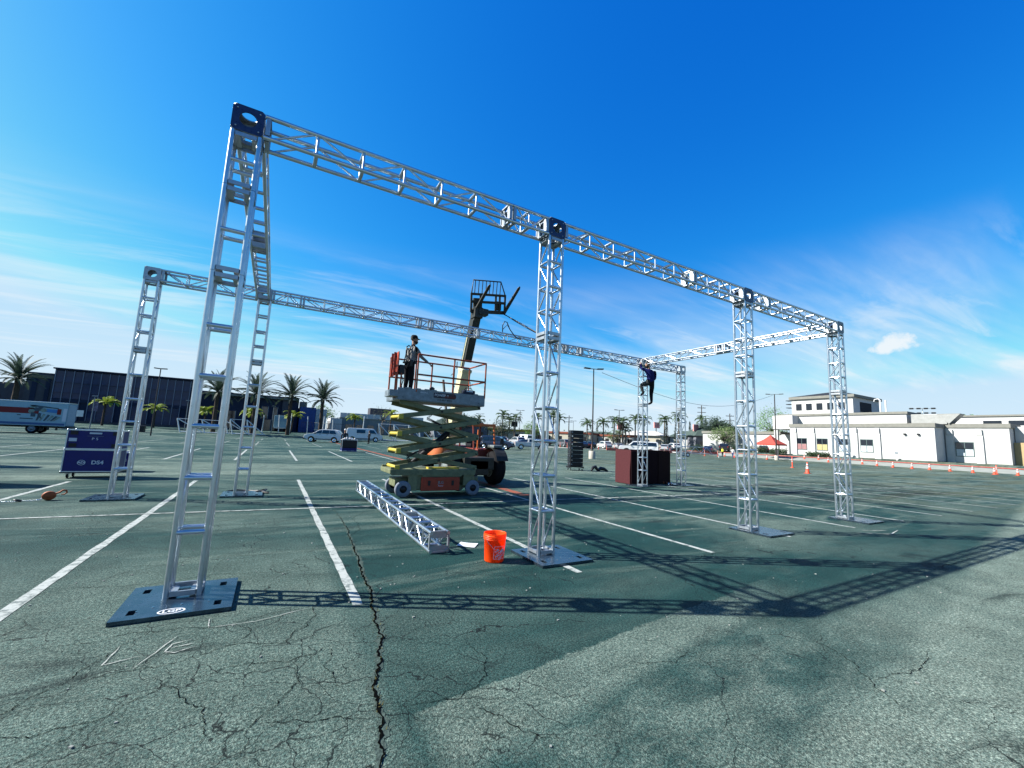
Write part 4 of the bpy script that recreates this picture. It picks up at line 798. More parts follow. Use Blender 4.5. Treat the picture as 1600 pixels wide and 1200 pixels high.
for i in range(26):
    a, b = 2 * PI * i / 26, 2 * PI * (i + 1) / 26
    lg.poly([(-.20 + .085 * math.cos(a), -.003, .43 + .072 * math.sin(a)), (-.20 + .085 * math.cos(b), -.003, .43 + .072 * math.sin(b)), (-.20 + .073 * math.cos(b), -.003, .43 + .060 * math.sin(b)), (-.20 + .073 * math.cos(a), -.003, .43 + .060 * math.sin(a))])
lg.build('logo_ring', PRINT, fc); text('logo_letters', 'ADJ', .082, PRINT, fc, FRONT((-.20, -.004, .43)), .001, 1.15, .003)
fc2 = thing('flight_case', 'small blue flight case half hidden behind the tall blue case', 'flight case', (-3.32, 13.05, 0), 0); case(fc2, (-.35, .3, .38), (.85, .55, .46)); MB().box((-.35, .3, .13), (.88, .58, .03)).build('castor_board', BLACKM, fc2)
for x in (-.65, -.05): castor(fc2, x, .1, .12); castor(fc2, x, .5, .12)
text('case_print', 'ADJ', .10, PRINT, fc2, FRONT((-.06, .0225, .38)), .001)
def copy_tree(o, parent=None):
    c = o.copy(); COL.objects.link(c); c.parent = parent
    for ch_ in list(o.children): copy_tree(ch_, c)
    return c
for (x, y), sz, lab in (((-8.75, 15.4), (1.0, 1.0, 1.65), 'unseen tall blue flight case added out of view at left to cast the farther shadow'), ((-6.1, 9.75), (1.0, 1.0, 1.15), 'unseen blue flight case added out of view at left to cast the nearer shadow')):
    q_ = copy_tree(fc); q_.location = (x, y, 0); q_.scale = sz; q_['label'] = lab  # unseen case copies, added only for the shadows they throw into view
fc3 = thing('flight_case', 'black and blue open flight case with white gear on top, beyond the spare truss', 'flight case', (6.15, 30.3, 0), 0); case(fc3, (0, .4, .62), (1.12, .8, .62), 'shell', BLACKM); case(fc3, (0, .4, .18), (1.12, .8, .26), 'base_tray', CBLUE)
for x in (-.3, .25): MB().box((x, -.02, .07), (.22, .02, .03)).build('skid', PRINT, fc3)
gr = thing('gear_heap', 'heap of white cables and gear on the open flight case', 'gear', (6.15, 30.5, .94))
gm = MB(); random.seed(9)
for k in range(10): x = random.uniform(-.45, .5); gm.lathe([(.001, 0), (.08, .01), (.10, .06), (.05, .12), (.001, .13)], 8, Matrix.Translation((x, random.uniform(0, .3), 0)) @ Matrix.Diagonal((random.uniform(.6, 1.3), 1, random.uniform(.6, 1.5), 1)))
gm.build('wrapped_bundle', WTEE, gr)
person('worker in dark clothes and white cap behind the open flight case', (5.9, 31.6, 0), math.radians(-90), stand(), [BLACKM, DARKP, BLACK, SKIN], zone_std, None, 0, WHITE, False, False)
person('worker in black standing beside the white van', (12.0, 53.2, 0), math.radians(200), stand(), [BLACKM, DARKP, BLACK, SKIN], zone_std, None, 0, None, False, False)
person('walking person in a pale shirt and blue jeans near the right towers', (66.0, 36.7, 0), math.radians(180), stand(lkn=(.12, .11, .5), rkn=(-.08, -.11, .5), ran=(-.28, -.12, .12), rtoe=(-.14, -.12, .04), lan=(.16, .12, .09), ltoe=(.33, .13, .04)), [WTEE, JEAN, BLACK, SKIN], zone_std, None, 0, CAPB, False, False)
person('person in a yellow safety vest by the far hedge', (76.0, 45.2, 0), math.radians(160), stand(), [HIVIS, DARKP, BLACK, SKIN], zone_std, None, 0, None, False, False)
# ------------------------------------------------------------------ black rack and carpeted cases
rk = thing('dolly_rack', 'tall black rack of stacked cases on castors', 'rack', (15.85, 13.9, 0), math.radians(-20))
for i in range(9):
    z = .25 + i * .225; MB().box((0, .3, z + .105), (.74, .6, .205), None, 0, .012).build('stacked_case', BLACKM, rk)
    MB().box((.0, -.004, z + .205), (.60, .012, .012)).build('steel_edge', DECK, rk)
    MB().box((-.385, .15, z + .11), (.03, .05, .09)).box((-.385, .42, z + .11), (.03, .05, .09)).box((-.30, -.008, z + .10), (.07, .012, .07)).build('latch', CHROME if i % 2 else DECK, rk)
MB().box((0, .3, .21), (.82, .66, .05)).box((-.40, .3, .17), (.05, .66, .06)).box((.40, .3, .17), (.05, .66, .06)).build('dolly', BLACKM, rk)
for x in (-.34, .34):
    for y in (.05, .55): castor(rk, x, y, .18)
hp_ = MB(); random.seed(4)
hp_.path([(0, 0, .05), (.15, .03, .22), (.3, 0, .26), (.42, -.02, .12), (.5, -.02, .08), (.7, .03, .17), (.95, 0, .14), (1.2, -.02, .04)], [.05, .09, .10, .08, .07, .11, .10, .04], 9)
tag(hp_.build('cloth_heap', BLACKM, None, loc=(16.45, 13.35, 0)), 'black cloth heap on the ground beside the rack', 'cloth')
MAROON = mat('maroon_carpet', (.088, .028, .032), .95, 0, .25, 20, bump=.6, bscale=120); BROWNB = mat('dark_brown_carpet', (.022, .011, .011), .95, 0, .3, 20, bump=.6, bscale=120)
for i, (x0, w, lab) in enumerate(((13.56, .62, 'maroon carpeted road case with a black front, left of its row'), (14.20, .92, 'dark carpeted road case in the middle of the maroon row'), (15.14, .76, 'dark brown carpeted road case at the right of the maroon row'))):
    rc = thing('road_case', lab, 'road case', (x0, 7.55, 0), 0, 'carpeted road cases')
    bl = .03 if i == 0 else .0
    P_ = [(0, 0), (.86, 0), (.86, 1.36), (0, 1.36)] if i else [(.02, 0), (.86, 0), (.86, 1.37), (-.02, 1.37), (-.01, 1.0), (.03, .5)]
    MB().prism(P_, w, facing((0, 1, 0), (0, 0, 1), (0, 0, .02))).build('shell', [MAROON, BROWNB][min(i, 1)], rc)
    MB().box((w / 2 + .01, -.03, .69), (w - .02, .03, 1.30), None, 0, .01).build('front_panel', mat('dark_front', (.016, .006, .008), .85, 0, .2, 10) if i < 2 else BROWNB, rc)
    MB().box((w / 2, .43, 1.395), (w - .01, .88, .022)).build('lid_board', BROWNB, rc)
tl = thing('tool_heap', 'small heap of shackles and clamps before the road cases', 'tools', (15.35, 7.15, 0)); random.seed(6)
for k in range(9):
    x, y = random.uniform(-.25, .3), random.uniform(-.1, .12); MB().lathe([(.03, -.012), (.045, 0), (.03, .012), (.02, 0), (.03, -.012)], 10, Matrix.Translation((x, y, .03 + .03 * (k % 3))) @ Matrix.Rotation(random.uniform(0, 2), 4, 'X')).build('shackle', CHROME if k % 2 else HOI, tl)
# ------------------------------------------------------------------ vehicles
RED_L = mat('tail_lamp', (.35, .02, .02), .3, 0, .1); LAMP = mat('head_lamp', (.75, .78, .80), .15, 0, .05); TRIM = mat('black_trim', (.015, .016, .018), .5, 0, .2)
def paint(name, c): return mat(name, c, .32, .0, .05, 3, coat=.6)
P_WHITE = paint('car_white', (.72, .74, .75)); P_DBLUE = paint('car_dark_blue', (.012, .022, .06)); P_SILV = paint('car_silver', (.40, .42, .44)); P_BLACK = paint('car_black', (.012, .013, .016)); P_GREY = paint('car_grey', (.12, .13, .15)); P_RED = paint('car_red', (.28, .02, .02))
KIND = {  # side profile (x forward from rear, z up), belt, roof, length, width, wheels (x), radius, windows
    'suv': dict(L=4.7, W=1.85, top=[(0.05, .62), (.06, 1.05), (.18, 1.15), (.55, 1.60), (1.0, 1.69), (2.3, 1.70), (2.9, 1.60), (3.62, 1.12), (4.35, 1.00), (4.62, .86), (4.68, .55)], belt=1.10, roof=1.70, wh=(.92, 3.75), r=.36, base=.30,
        win=[[(.72, 1.14), (.95, 1.54), (1.55, 1.60), (1.55, 1.14)], [(1.62, 1.14), (1.62, 1.60), (2.40, 1.60), (2.45, 1.14)], [(2.52, 1.14), (2.50, 1.59), (2.88, 1.52), (3.40, 1.14)]], ws=((2.93, 1.56), (3.58, 1.14)), rs=((.50, 1.54), (.20, 1.18))),
    'sedan': dict(L=4.6, W=1.80, top=[(0.05, .55), (.05, .95), (.75, 1.06), (1.35, 1.40), (1.9, 1.46), (2.4, 1.44), (3.25, 1.02), (4.2, .88), (4.5, .74), (4.56, .5)], belt=.98, roof=1.46, wh=(.9, 3.65), r=.32, base=.26,
        win=[[(1.0, 1.06), (1.40, 1.36), (1.85, 1.40), (1.85, 1.05)], [(1.92, 1.05), (1.92, 1.40), (2.35, 1.38), (2.98, 1.04)]], ws=((2.45, 1.40), (3.20, 1.04)), rs=((1.30, 1.36), (.80, 1.08))),
    'van': dict(L=5.6, W=2.0, top=[(0.05, .55), (.05, 1.2), (.15, 1.98), (.4, 2.08), (4.0, 2.08), (4.25, 1.98), (4.75, 1.32), (5.45, 1.10), (5.55, .90), (5.58, .5)], belt=1.25, roof=2.08, wh=(1.0, 4.55), r=.37, base=.34,
        win=[[(1.6, 1.32), (1.6, 1.85), (2.9, 1.85), (2.9, 1.32)], [(3.55, 1.32), (3.55, 1.86), (4.16, 1.86), (4.55, 1.32)]], ws=((4.24, 1.93), (4.72, 1.36)), rs=((.12, 1.85), (.07, 1.35))),
    'pickup': dict(L=5.3, W=1.85, top=[(0.03, .62), (.05, 1.12), (2.05, 1.14), (2.12, 1.60), (2.3, 1.72), (3.1, 1.72), (3.75, 1.20), (4.9, 1.08), (5.2, .95), (5.26, .55)], belt=1.15, roof=1.72, wh=(1.05, 4.25), r=.39, base=.42,
        win=[[(2.28, 1.20), (2.30, 1.62), (3.05, 1.62), (3.50, 1.20)]], ws=((3.13, 1.68), (3.72, 1.22)), rs=((2.10, 1.60), (2.07, 1.22))),
    'crew': dict(L=5.8, W=2.0, top=[(0.03, .70), (.05, 1.25), (.10, 1.80), (.35, 1.93), (3.4, 1.95), (3.7, 1.88), (4.35, 1.32), (5.45, 1.20), (5.72, 1.05), (5.78, .62)], belt=1.28, roof=1.95, wh=(1.15, 4.65), r=.42, base=.48,
        win=[[(.35, 1.33), (.35, 1.80), (1.7, 1.82), (1.7, 1.33)], [(1.8, 1.33), (1.8, 1.82), (2.65, 1.82), (2.65, 1.33)], [(2.75, 1.33), (2.75, 1.82), (3.62, 1.80), (4.10, 1.33)]], ws=((3.72, 1.84), (4.32, 1.36)), rs=((.10, 1.75), (.06, 1.35)))}
def vehicle(label, cat, kind, loc, rz, pm, group=None, name=None, scale=1.0, extra=None):
    K = KIND[kind]; t = thing(name or {'suv': 'parked_car', 'sedan': 'parked_car', 'van': 'parked_van', 'pickup': 'pickup_truck', 'crew': 'pickup_truck'}[kind], label, cat, (loc[0], loc[1], hz(*loc[:2]) + .002), rz, group)
    t.scale = (scale,) * 3
    L, Wd, top = K['L'], K['W'], K['top']; ox = -L / 2; r = K['r']; b = K['base']
    prof = list(top)
    for wx in reversed(K['wh']):
        ra = r * 1.16; prof.append((wx + ra, b))
        prof += [(wx + ra * math.cos(a), r + ra * math.sin(a)) for a in [PI * i / 8 for i in range(9)] if r + ra * math.sin(a) > b]; prof.append((wx - ra, b))
    prof.append((.10, b))
    tum = lambda z: 1.0 if z <= K['belt'] else 1 - .17 * (z - K['belt']) / (K['roof'] - K['belt'])
    n = len(prof); mb = MB(); cx = L / 2; cz = .8; vs = []
    ring = ((-1, .0), (-.985, .02), (-.90, .035), (.90, .035), (.985, .02), (1, .0))
    for k, (s, g_) in enumerate(ring):
        for x, z in prof:
            f = 1 - (.035 - g_) * .8; zz = z if z < b + .05 else cz + (z - cz) * (f if z > cz else 1); vs.append((ox + cx + (x - cx) * f, s * Wd / 2 * tum(zz), zz))
    fs = [tuple(range(n)), tuple(reversed(range(5 * n, 6 * n)))] + [(k * n + i, k * n + (i + 1) % n, (k + 1) * n + (i + 1) % n, (k + 1) * n + i) for k in range(5) for i in range(n)]
    mb.add(vs, fs, 0); mb.build('body', pm, t)
    for s in (-1, 1):
        for w in K['win']:
            MB().poly([(ox + x, s * (Wd / 2 * tum(z) + .006), z) for x, z in w]).build('window', GLASS, t)
        MB().box((ox + K['win'][-1][-1][0] - .08, s * (Wd / 2 + .09), K['belt'] + .06), (.12, .18, .14), None, 0, .03).build('mirror', TRIM, t)
        MB().box((ox + L - .14, s * Wd * .36, K['top'][-2][1] - .04), (.16, .30, .15), None, 0, .04).build('headlight', LAMP, t); MB().box((ox + .07, s * Wd * .43, .98 if kind != 'sedan' else .82), (.10, .16, .30), None, 0, .03).build('taillight', RED_L, t)
        for w in K['win']: MB().box((ox + w[0][0] + .18, s * (Wd / 2 + .004), K['belt'] - .10), (.16, .022, .03)).build('door_handle', TRIM, t)
        MB().box((ox + L / 2, s * (Wd / 2 + .002), b + .12), (K['wh'][1] - K['wh'][0] - 2.4 * r, .02, .10)).build('sill', TRIM, t)
    for (a, c), nm in ((K['ws'], 'windscreen'), (K['rs'], 'rear_window')):
        y0, y1 = Wd / 2 * tum(a[1]) * .88, Wd / 2 * tum(c[1]) * .90; d = Vector((c[0] - a[0], c[1] - a[1])); nn = Vector((-d.y, d.x)).normalized() * .02
        if nm == 'windscreen' and nn.x < 0: nn = -nn
        if nm == 'rear_window' and nn.x > 0: nn = -nn
        MB().poly([(ox + a[0] + nn.x, -y0, a[1] + nn.y), (ox + a[0] + nn.x, y0, a[1] + nn.y), (ox + c[0] + nn.x, y1, c[1] + nn.y), (ox + c[0] + nn.x, -y1, c[1] + nn.y)]).build(nm, GLASS, t)
    MB().box((ox + L - .03, 0, b + .18), (.16, Wd * .93, .24), None, 0, .05).box((ox + L - .02, 0, K['top'][-2][1] - .10), (.10, Wd * .5, .14), None, 0, .02).build('bumper', TRIM, t); MB().box((ox + .05, 0, b + .20), (.16, Wd * .93, .22), None, 0, .05).build('bumper', TRIM, t)
    MB().box((0, 0, b + .1), (L * .9, Wd * .8, .2)).build('underbody', TRIM, t)
    for wx in K['wh']:
        for s in (-1, 1): wheel(t, (ox + wx, s * (Wd / 2 - .12), r), r, .23, BLACK, CHROME, rr=.66)
    if extra: extra(t, ox, K)
    return t
def open_door(t, ox, K): MB().box((ox + 2.48, -Wd_ - .0, .95), (.10, .05, 1.1), None, 0, .02).build('open_door_edge', TRIM, t)
Wd_ = .95
vehicle('white suv with an open door in front of the date palms', 'car', 'suv', (6.7, 55.2), math.radians(162), P_WHITE)
vehicle('white cargo van behind the open flight case', 'van', 'van', (13.6, 65.5), math.radians(-8), P_WHITE)
vehicle('dark blue suv parked behind the telehandler', 'car', 'suv', (28.6, 48.3), math.radians(-40), P_DBLUE, None, None, 1.1)
def bedcover(t, ox, K): MB().prism([(.3, 1.14), (2.04, 1.14), (2.0, 1.60), (1.2, 1.52), (.45, 1.2)], 1.5, facing((1, 0, 0), (0, 0, 1), (ox, .75, 0))).build('bed_cargo', mat('blue_tarp', (.05, .11, .22), .7, 0, .2, 6), t)
vehicle('white pickup truck with a blue tarp in its bed', 'pickup truck', 'pickup', (36.5, 51.5), math.radians(-25), P_WHITE, None, None, 1.0, bedcover)
vehicle('large white crew cab truck behind the maroon road cases', 'pickup truck', 'crew', (53.0, 44.6), math.radians(132), P_WHITE, None, None, 1.08)
FAR = [('dark blue sedan right of the lamp post among the far parked cars', 'sedan', 61.5, 69.5, 1.2, P_DBLUE), ('black sedan among the far parked cars', 'sedan', 64.4, 70.5, 1.3, P_BLACK), ('white suv among the far parked cars beyond the lamp post', 'suv', 69, 70.5, 1.3, P_WHITE), ('silver sedan among the far parked cars', 'sedan', 72.2, 69.5, 1.2, P_SILV),
       ('grey suv left of the lamp post among the far cars', 'suv', 58, 71.5, 1.4, P_GREY), ('silver suv behind the white pickup', 'suv', 46, 72, 1.5, P_SILV), ('black suv behind the dark blue suv', 'suv', 40.5, 70, 1.5, P_BLACK), ('white sedan far behind the telehandler cab', 'sedan', 43.5, 74, 1.3, P_WHITE),
       ('white suv parked before the pale far house', 'suv', 84, 63, 1.1, P_WHITE), ('silver suv beside the red barrier', 'suv', 80.5, 62, .4, P_SILV), ('dark blue sedan beyond the tow trailer', 'sedan', 83, 53, .5, P_DBLUE), ('black suv beyond the tow trailer', 'suv', 87, 52, .5, P_BLACK), ('grey sedan before the low green roof house', 'sedan', 91, 50.5, .5, P_GREY),
       ('red sedan far behind the black rack', 'sedan', 55, 75, 1.4, P_RED), ('white van among the far cars left of the near tower', 'van', 50.5, 76, 1.5, P_WHITE), ('silver sedan far left of the white pickup', 'sedan', 37, 75, 1.4, P_SILV), ('black sedan parked at the hedge by the school wing', 'sedan', 92, 46.5, .6, P_BLACK)]
for lab, kd, x, y, rz, pm in FAR: vehicle(lab, 'car' if kd != 'van' else 'van', kd, (x, y), rz, pm, 'cars parked far across the lot')
# moving truck at the left edge
mt = thing('moving_truck', 'white rental moving truck with a dark red stripe at the left edge', 'truck', (-19.2, 55.4, 0), math.radians(180))
TB = mat('truck_box_white', (.32, .50, .58), .45, 0, .06, 3); DR = mat('truck_red_stripe', (.20, .006, .012), .5, 0, .1, 4)
MB().box((1.6, 0, 1.92), (6.4, 2.3, 2.35), None, 0, .04).box((5.5, 0, 2.75), (1.5, 2.3, .7), None, 0, .1).build('box_body', TB, mt)
MB().box((1.6, 0, 3.11), (6.44, 2.34, .07), None, 0, .02).build('roof_rail', CHROME, mt)
MB().prism([(4.8, .5), (4.8, 2.1), (5.5, 2.15), (6.1, 1.45), (7.2, 1.25), (7.3, .5)], 1.95, facing((1, 0, 0), (0, 0, 1), (0, .975, 0))).build('cab', TB, mt)
MB().box((2.6, 1.156, 2.2), (4.35, .01, .56)).build('side_stripe', DR, mt); MB().box((-1.02, 1.156, 2.2), (.30, .01, .56)).build('side_stripe', DR, mt)
MB().box((1.6, 1.156, .95), (6.3, .01, .22)).build('lower_stripe', mat('truck_blue_stripe', (.05, .13, .30), .5, 0, .1), mt)
# printed scene on the truck side: soft grey-green and blue shapes
G1 = mat('print_slate', (.05, .09, .12), .5, 0, .6, 5); G2 = mat('print_sage', (.22, .30, .27), .5, 0, .5, 5); G3 = mat('print_sky', (.05, .24, .55), .5, 0, .15, 3); art = MB()
yy = 1.157
def bl(pts, mi, dy=0.0): art.poly([(x, yy + dy, z) for x, z in pts], mi)
bl([(1.15, 2.75), (.9, 2.62), (-.95, 2.48), (-.95, 2.58), (.8, 2.78)], 0, .004); bl([(-.05, 2.45), (-.95, 2.40), (-.95, 2.05), (.1, 2.15)], 2, .002)
for k, (x, z) in enumerate(((1.1, 2.35), (.85, 2.55), (.6, 2.35), (.95, 2.15), (.35, 2.40), (.1, 2.3))): bl([(x + .28 * math.cos(a) * (.7 + .3 * ((i * 7 + k) % 3) / 2), z + .20 * math.sin(a)) for i, a in enumerate([2 * PI * j / 11 for j in range(11)])], k % 2, .003 + .001 * k)
for k, x in enumerate((.55, .30, .02, -.22, -.45, -.62)): bl([(x, 1.25), (x - .14, 1.25), (x - .34 - .05 * k, 1.95 - .06 * k), (x - .16 - .05 * k, 2.02 - .06 * k)], k % 2, .006 + .001 * k)
bl([(.95, 1.62), (.62, 1.62), (.62, 2.0), (.95, 2.05)], 0, .013); bl([(.45, 1.55), (.2, 1.5), (.25, 1.9), (.5, 1.98)], 0, .013)
art.build('side_picture', [G1, G2, G3], mt)
MB().box((1.2, 1.158, 1.42), (.9, .006, .10)).box((1.75, 1.158, 1.75), (.25, .006, .08)).build('side_lettering', G1, mt)
MB().box((-1.62, 0, 1.92), (.02, 1.9, 2.0)).build('rear_door', mat('rear_door_paint', (.45, .55, .62), .5, 0, .2, 9), mt); MB().box((-1.45, 1.158, 1.9), (.28, .006, 1.3)).build('corner_decal', PRINT, mt)
MB().box((-1.5, 0, .72), (.5, 2.1, .16), None, 0, .03).build('bumper', TRIM, mt); MB().box((1.8, 0, .68), (5.6, .9, .22)).build('frame', TRIM, mt)
for x in (.75, 6.2):
    for s in (-1, 1): wheel(mt, (x, s * .92, .46), .46, .34, BLACK, DECK, rr=.6)
for x in (-.35, -.95): MB().box((x, .9, .55), (.14, .08, .4)).build('mud_flap', TRIM, mt)
bt = thing('box_truck', 'small white box truck seen from behind among the far frames', 'truck', (1.85, 84, hz(1.85, 84)), 0)
MB().box((0, 1.8, 1.9), (2.2, 3.6, 2.2), None, 0, .05).build('box_body', TB, bt); MB().box((0, -.01, 2.3), (1.8, .03, .8)).build('rear_door', mat('pale_blue', (.25, .42, .55), .5, 0, .1), bt); MB().box((0, 3.9, 1.2), (2.0, 1.4, 1.4), None, 0, .2).build('cab', P_WHITE, bt); MB().box((0, -.1, .72), (2.1, .3, .2)).build('bumper', WHITE, bt)
for x in (-.8, .8):
    for y in (.9, 3.9): wheel(bt, (x, y, .42), .42, .3, BLACK, DECK, axis='x')
# tow trailer with a light frame
tr_ = thing('tow_trailer', 'low white tow trailer with a folded frame beyond the right back tower', 'trailer', (58.5, 38.6, 0), math.radians(-28))
MB().box((0, 0, .62), (5.2, .12, .12)).box((0, 1.5, .62), (5.2, .12, .12)).box((-2.5, .75, .62), (.12, 1.5, .12)).box((2.5, .75, .62), (.12, 1.5, .12)).build('trailer_frame', WHITE, tr_); MB().path([(2.5, 0, .62), (4.6, .75, .5), (2.5, 1.5, .62)], .06, 6).path([(4.6, .75, .5), (4.6, .75, .05)], .05, 6).build('draw_bar', WHITE, tr_)
for y in (-.1, 1.6): wheel(tr_, (-.8, y, .34), .34, .22, BLACK, CHROME)
for k, x in enumerate((-2.2, -.4, 1.4)): MB().path([(x, 0, .68), (x + .9, .1, 1.6), (x + 1.8, .2, .68)], .035, 6).build('folded_strut', ALU, tr_)
MB().path([(-2.4, .2, 1.6), (2.6, .2, 1.6)], .04, 6).build('top_rail', ALU, tr_)
# ------------------------------------------------------------------ buildings
DKW = mat('dark_blue_stucco', (.030, .040, .075), .8, 0, .15, 2); DKW2 = mat('dark_taupe_stucco', (.085, .085, .10), .85, 0, .15, 1.5); MUL = mat('mullion', (.20, .24, .33), .4, .4, .1); PANE = mat('facade_glass', (.022, .042, .105), .22, 0, .35, .6, spec=.25)
STUC = mat('white_stucco', (.60, .61, .60), .9, 0, .07, 1.2, bump=.25, bscale=18); CORN = mat('grey_cornice', (.24, .24, .215), .8, 0, .12, 2); TAN = mat('tan_stucco', (.46, .35, .19), .9, 0, .1, 1.5); ROOFD = mat('dark_roof', (.035, .038, .045), .8, 0, .2, 2)
gb = thing('glass_building', 'dark two storey glass fronted building behind the moving truck', 'building', (-30.3, 88, 0)); Z0 = hz(0, 88) - .3
gw, gh = 17.6, 9.35
MB().box((gw / 2, 6.2, gh / 2), (gw, 12, gh)).build('wall', DKW, gb)
MB().box((gw / 2, 6, gh + .08), (gw + .3, 12.5, .2)).build('roof_edge', DKW, gb)
nc = 16; cw_ = (gw - .3) / nc; rows = [(1.0, 4.1), (4.7, 5.6), (5.66, 7.2), (7.26, 9.1)]
_pane = {}
for i in range(nc):
    for z0, z1 in rows:
        if z0 == 1.0 and i % 4 == 3: continue
        k = round(z1 - z0, 2)
        if k not in _pane: _pane[k] = MB().box((0, 0, 0), (cw_ - .10, .05, k)).mesh('pane', PANE)
        ob('pane', _pane[k], gb, (.15 + cw_ * (i + .5), .17, (z0 + z1) / 2))
for i in range(nc + 1): MB().box((.15 + cw_ * i, .10, gh / 2 + .3), (.09, .22, gh - 1.0)).build('mullion', MUL, gb)
for z in (4.4, 7.23): MB().box((gw / 2, .12, z), (gw, .16, .5 if z < 5 else .06)).build('spandrel', DKW, gb)
MB().box((gw / 2, -.6, 1.0), (gw, .5, .5)).build('planter_wall', DKW2, gb)
lw = thing('side_wing', 'low dark stucco wing left of the glass building', 'building', (-33.6, 89, 0)); MB().box((1.6, 4, 4.3), (3.2, 8, 8.6)).build('wall', DKW2, lw); MB().box((-6, 6, 3.4), (12, 8, 6.8)).build('wall', DKW2, lw); MB().box((1.0, -.02, 4.6), (.6, .1, 6.2)).box((2.5, -.02, 4.6), (.5, .1, 6.2)).build('pilaster', DKW, lw); MB().box((1.6, -.05, 8.0), (3.3, .2, .5)).build('cornice', mat('tan_band', (.17, .155, .13), .8, 0, .1), lw)
for x in (-9.5, -4.2): MB().box((x, 1.96, 4.2), (2.0, .1, 1.2)).build('window', GLASS, lw)
db = thing('dark_building', 'long dark building behind the row of date palms', 'building', (-12.6, 90, 0))
MB().box((8.7, 5, 3.9), (17.4, 10, 7.8)).build('wall', DKW, db); MB().box((9.5, -.4, 7.35), (15.5, 1.2, .3)).build('eave', CORN, db); MB().box((15.0, -.2, 3.7), (1.0, .8, 7.4)).build('column', DKW2, db); MB().box((10.0, -.2, 3.7), (.7, .8, 7.4)).build('column', DKW2, db)
for x, w, z0, z1 in ((11.6, 1.0, 3.3, 5.6), (13.4, .6, 1.0, 5.6), (12.2, 1.1, 1.0, 3.1), (6.0, 1.6, 1.2, 4.4)):
    o = MB().box((x, -.03, (z0 + z1) / 2), (w, .10, z1 - z0)).build('window', GLASS, db); MB().box((x - w / 2 - .06, -.05, (z0 + z1) / 2), (.10, .14, z1 - z0 + .2)).box((x + w / 2 + .06, -.05, (z0 + z1) / 2), (.10, .14, z1 - z0 + .2)).build('frame', DECK, o)
bw = thing('blue_building', 'bright blue walled building with a white tiled corner', 'building', (5.1, 89, 0)); MB().box((1.45, 4, 3.0), (2.9, 8, 6.0)).build('wall', mat('blue_wall', (.03, .075, .26), .7, 0, .12, 2), bw)
for i in range(2):
    for j in range(4): MB().box((3.45 + 1.02 * i, 1, .85 + 1.42 * j), (.98, 2, 1.36), None, 0, .02).build('wall_panel', mat('white_panel', (.42, .47, .50), .7, 0, .2, 3) if (i, j) == (0, 0) else bpy.data.materials['white_panel'], bw)
MB().box((.7, 5, 6.6), (1.3, 3, 1.3)).build('roof_unit', CORN, bw)
wb = thing('parapet_building', 'low grey building with a pale panelled parapet behind the white van', 'building', (13.6, 97, 0)); MB().box((10, 5, 2.3), (20, 10, 4.6)).build('wall', mat('shaded_grey_wall', (.20, .24, .26), .85, 0, .12, 1.2), wb); MB().box((-1.2, -2, 2.4), (2.3, 6, 3.6)).build('wall', STUC, wb)
for i in range(13): MB().box((.8 + 1.5 * i, -.12, 5.15), (1.44, .3, 1.1), None, 0, .02).build('parapet_panel', mat('parapet_paint', (.50, .55, .57), .8, 0, .1, 2) if i == 0 else bpy.data.materials['parapet_paint'], wb)
MB().box((9.4, 3, 6.5), (5, 3, 1.6)).build('roof_unit', DKW2, wb)
for i in range(7): o = MB().box((2.2 + 2.4 * i, -.03, 2.2), (1.5, .12, 1.8)).build('window', GLASS, wb); MB().box((2.2 + 2.4 * i, -.06, 1.25), (1.7, .2, .1)).build('sill', CORN, o)
for i in range(3): MB().box((-2.36, -4 + 2 * i, 2.6), (.1, .7, 2.0)).build('window', GLASS, wb)
# school on the right: axis aligned, its long front faces the lot (-x)
sc = thing('school_building', 'long white stucco school building with grey cornice at the right', 'building', (88, 18.5, 0)); zb = 1.05
def sbox(name, m, x0, x1, y0, y1, z0, z1, bev=0): return MB().box(((x0 + x1) / 2 - 88, (y0 + y1) / 2 - 18.5, (z0 + z1) / 2), (x1 - x0, y1 - y0, z1 - z0), None, 0, bev).build(name, m, sc)
sbox('wall', STUC, 88, 98, 18.5, 39.0, 0.5, 6.25); sbox('cornice', CORN, 87.85, 98.1, 18.35, 39.15, 6.25, 6.85)
sbox('wall', STUC, 92, 99, 11.8, 18.45, 0.5, 6.35); sbox('cornice', CORN, 91.85, 99.1, 11.6, 18.34, 6.35, 6.95)
sbox('wall', TAN, 93.4, 99, -14, 11.75, 0.5, 4.3); sbox('wall', STUC, 94.2, 99.2, -14, 11.7, 4.3, 6.6); sbox('wall', STUC, 97, 112, -14, 19, 6.4, 8.35); sbox('cornice', CORN, 96.8, 112.2, -14.2, 19.2, 8.35, 8.6)
for i in range(5): sbox('clerestory_window', GLASS, 96.94, 97.1, 3.0 + 2.6 * i, 4.9 + 2.6 * i, 7.0, 7.7)
sbox('wall', STUC, 92.5, 112, 23, 43.5, 6.3, 8.7); sbox('cornice', CORN, 92.3, 112.2, 22.8, 43.7, 8.7, 9.1); sbox('wall', STUC, 90.2, 98, 39.6, 43.4, 6.0, 8.7)
sbox('wall', STUC, 93.5, 104, 39.05, 62, .5, 5.0); sbox('cornice', CORN, 93.3, 104, 43.6, 62.2, 5.0, 5.6); sbox('column', STUC, 90.4, 91.0, 42.6, 43.3, .6, 6.0)
sbox('tower_wall', STUC, 101, 113, 33.6, 45.0, 9.0, 13.0); sbox('tower_eave', CORN, 100.6, 113.4, 33.2, 45.4, 13.0, 13.55)
MB().add([(12.6, 14.7, 13.55), (25.4, 14.7, 13.55), (25.4, 26.9, 13.55), (12.6, 26.9, 13.55), (19, 19.5, 14.9), (19, 22, 14.9)], [(0, 1, 4), (1, 2, 5, 4), (2, 3, 5), (3, 0, 4, 5)]).build('hip_roof', ROOFD, sc)
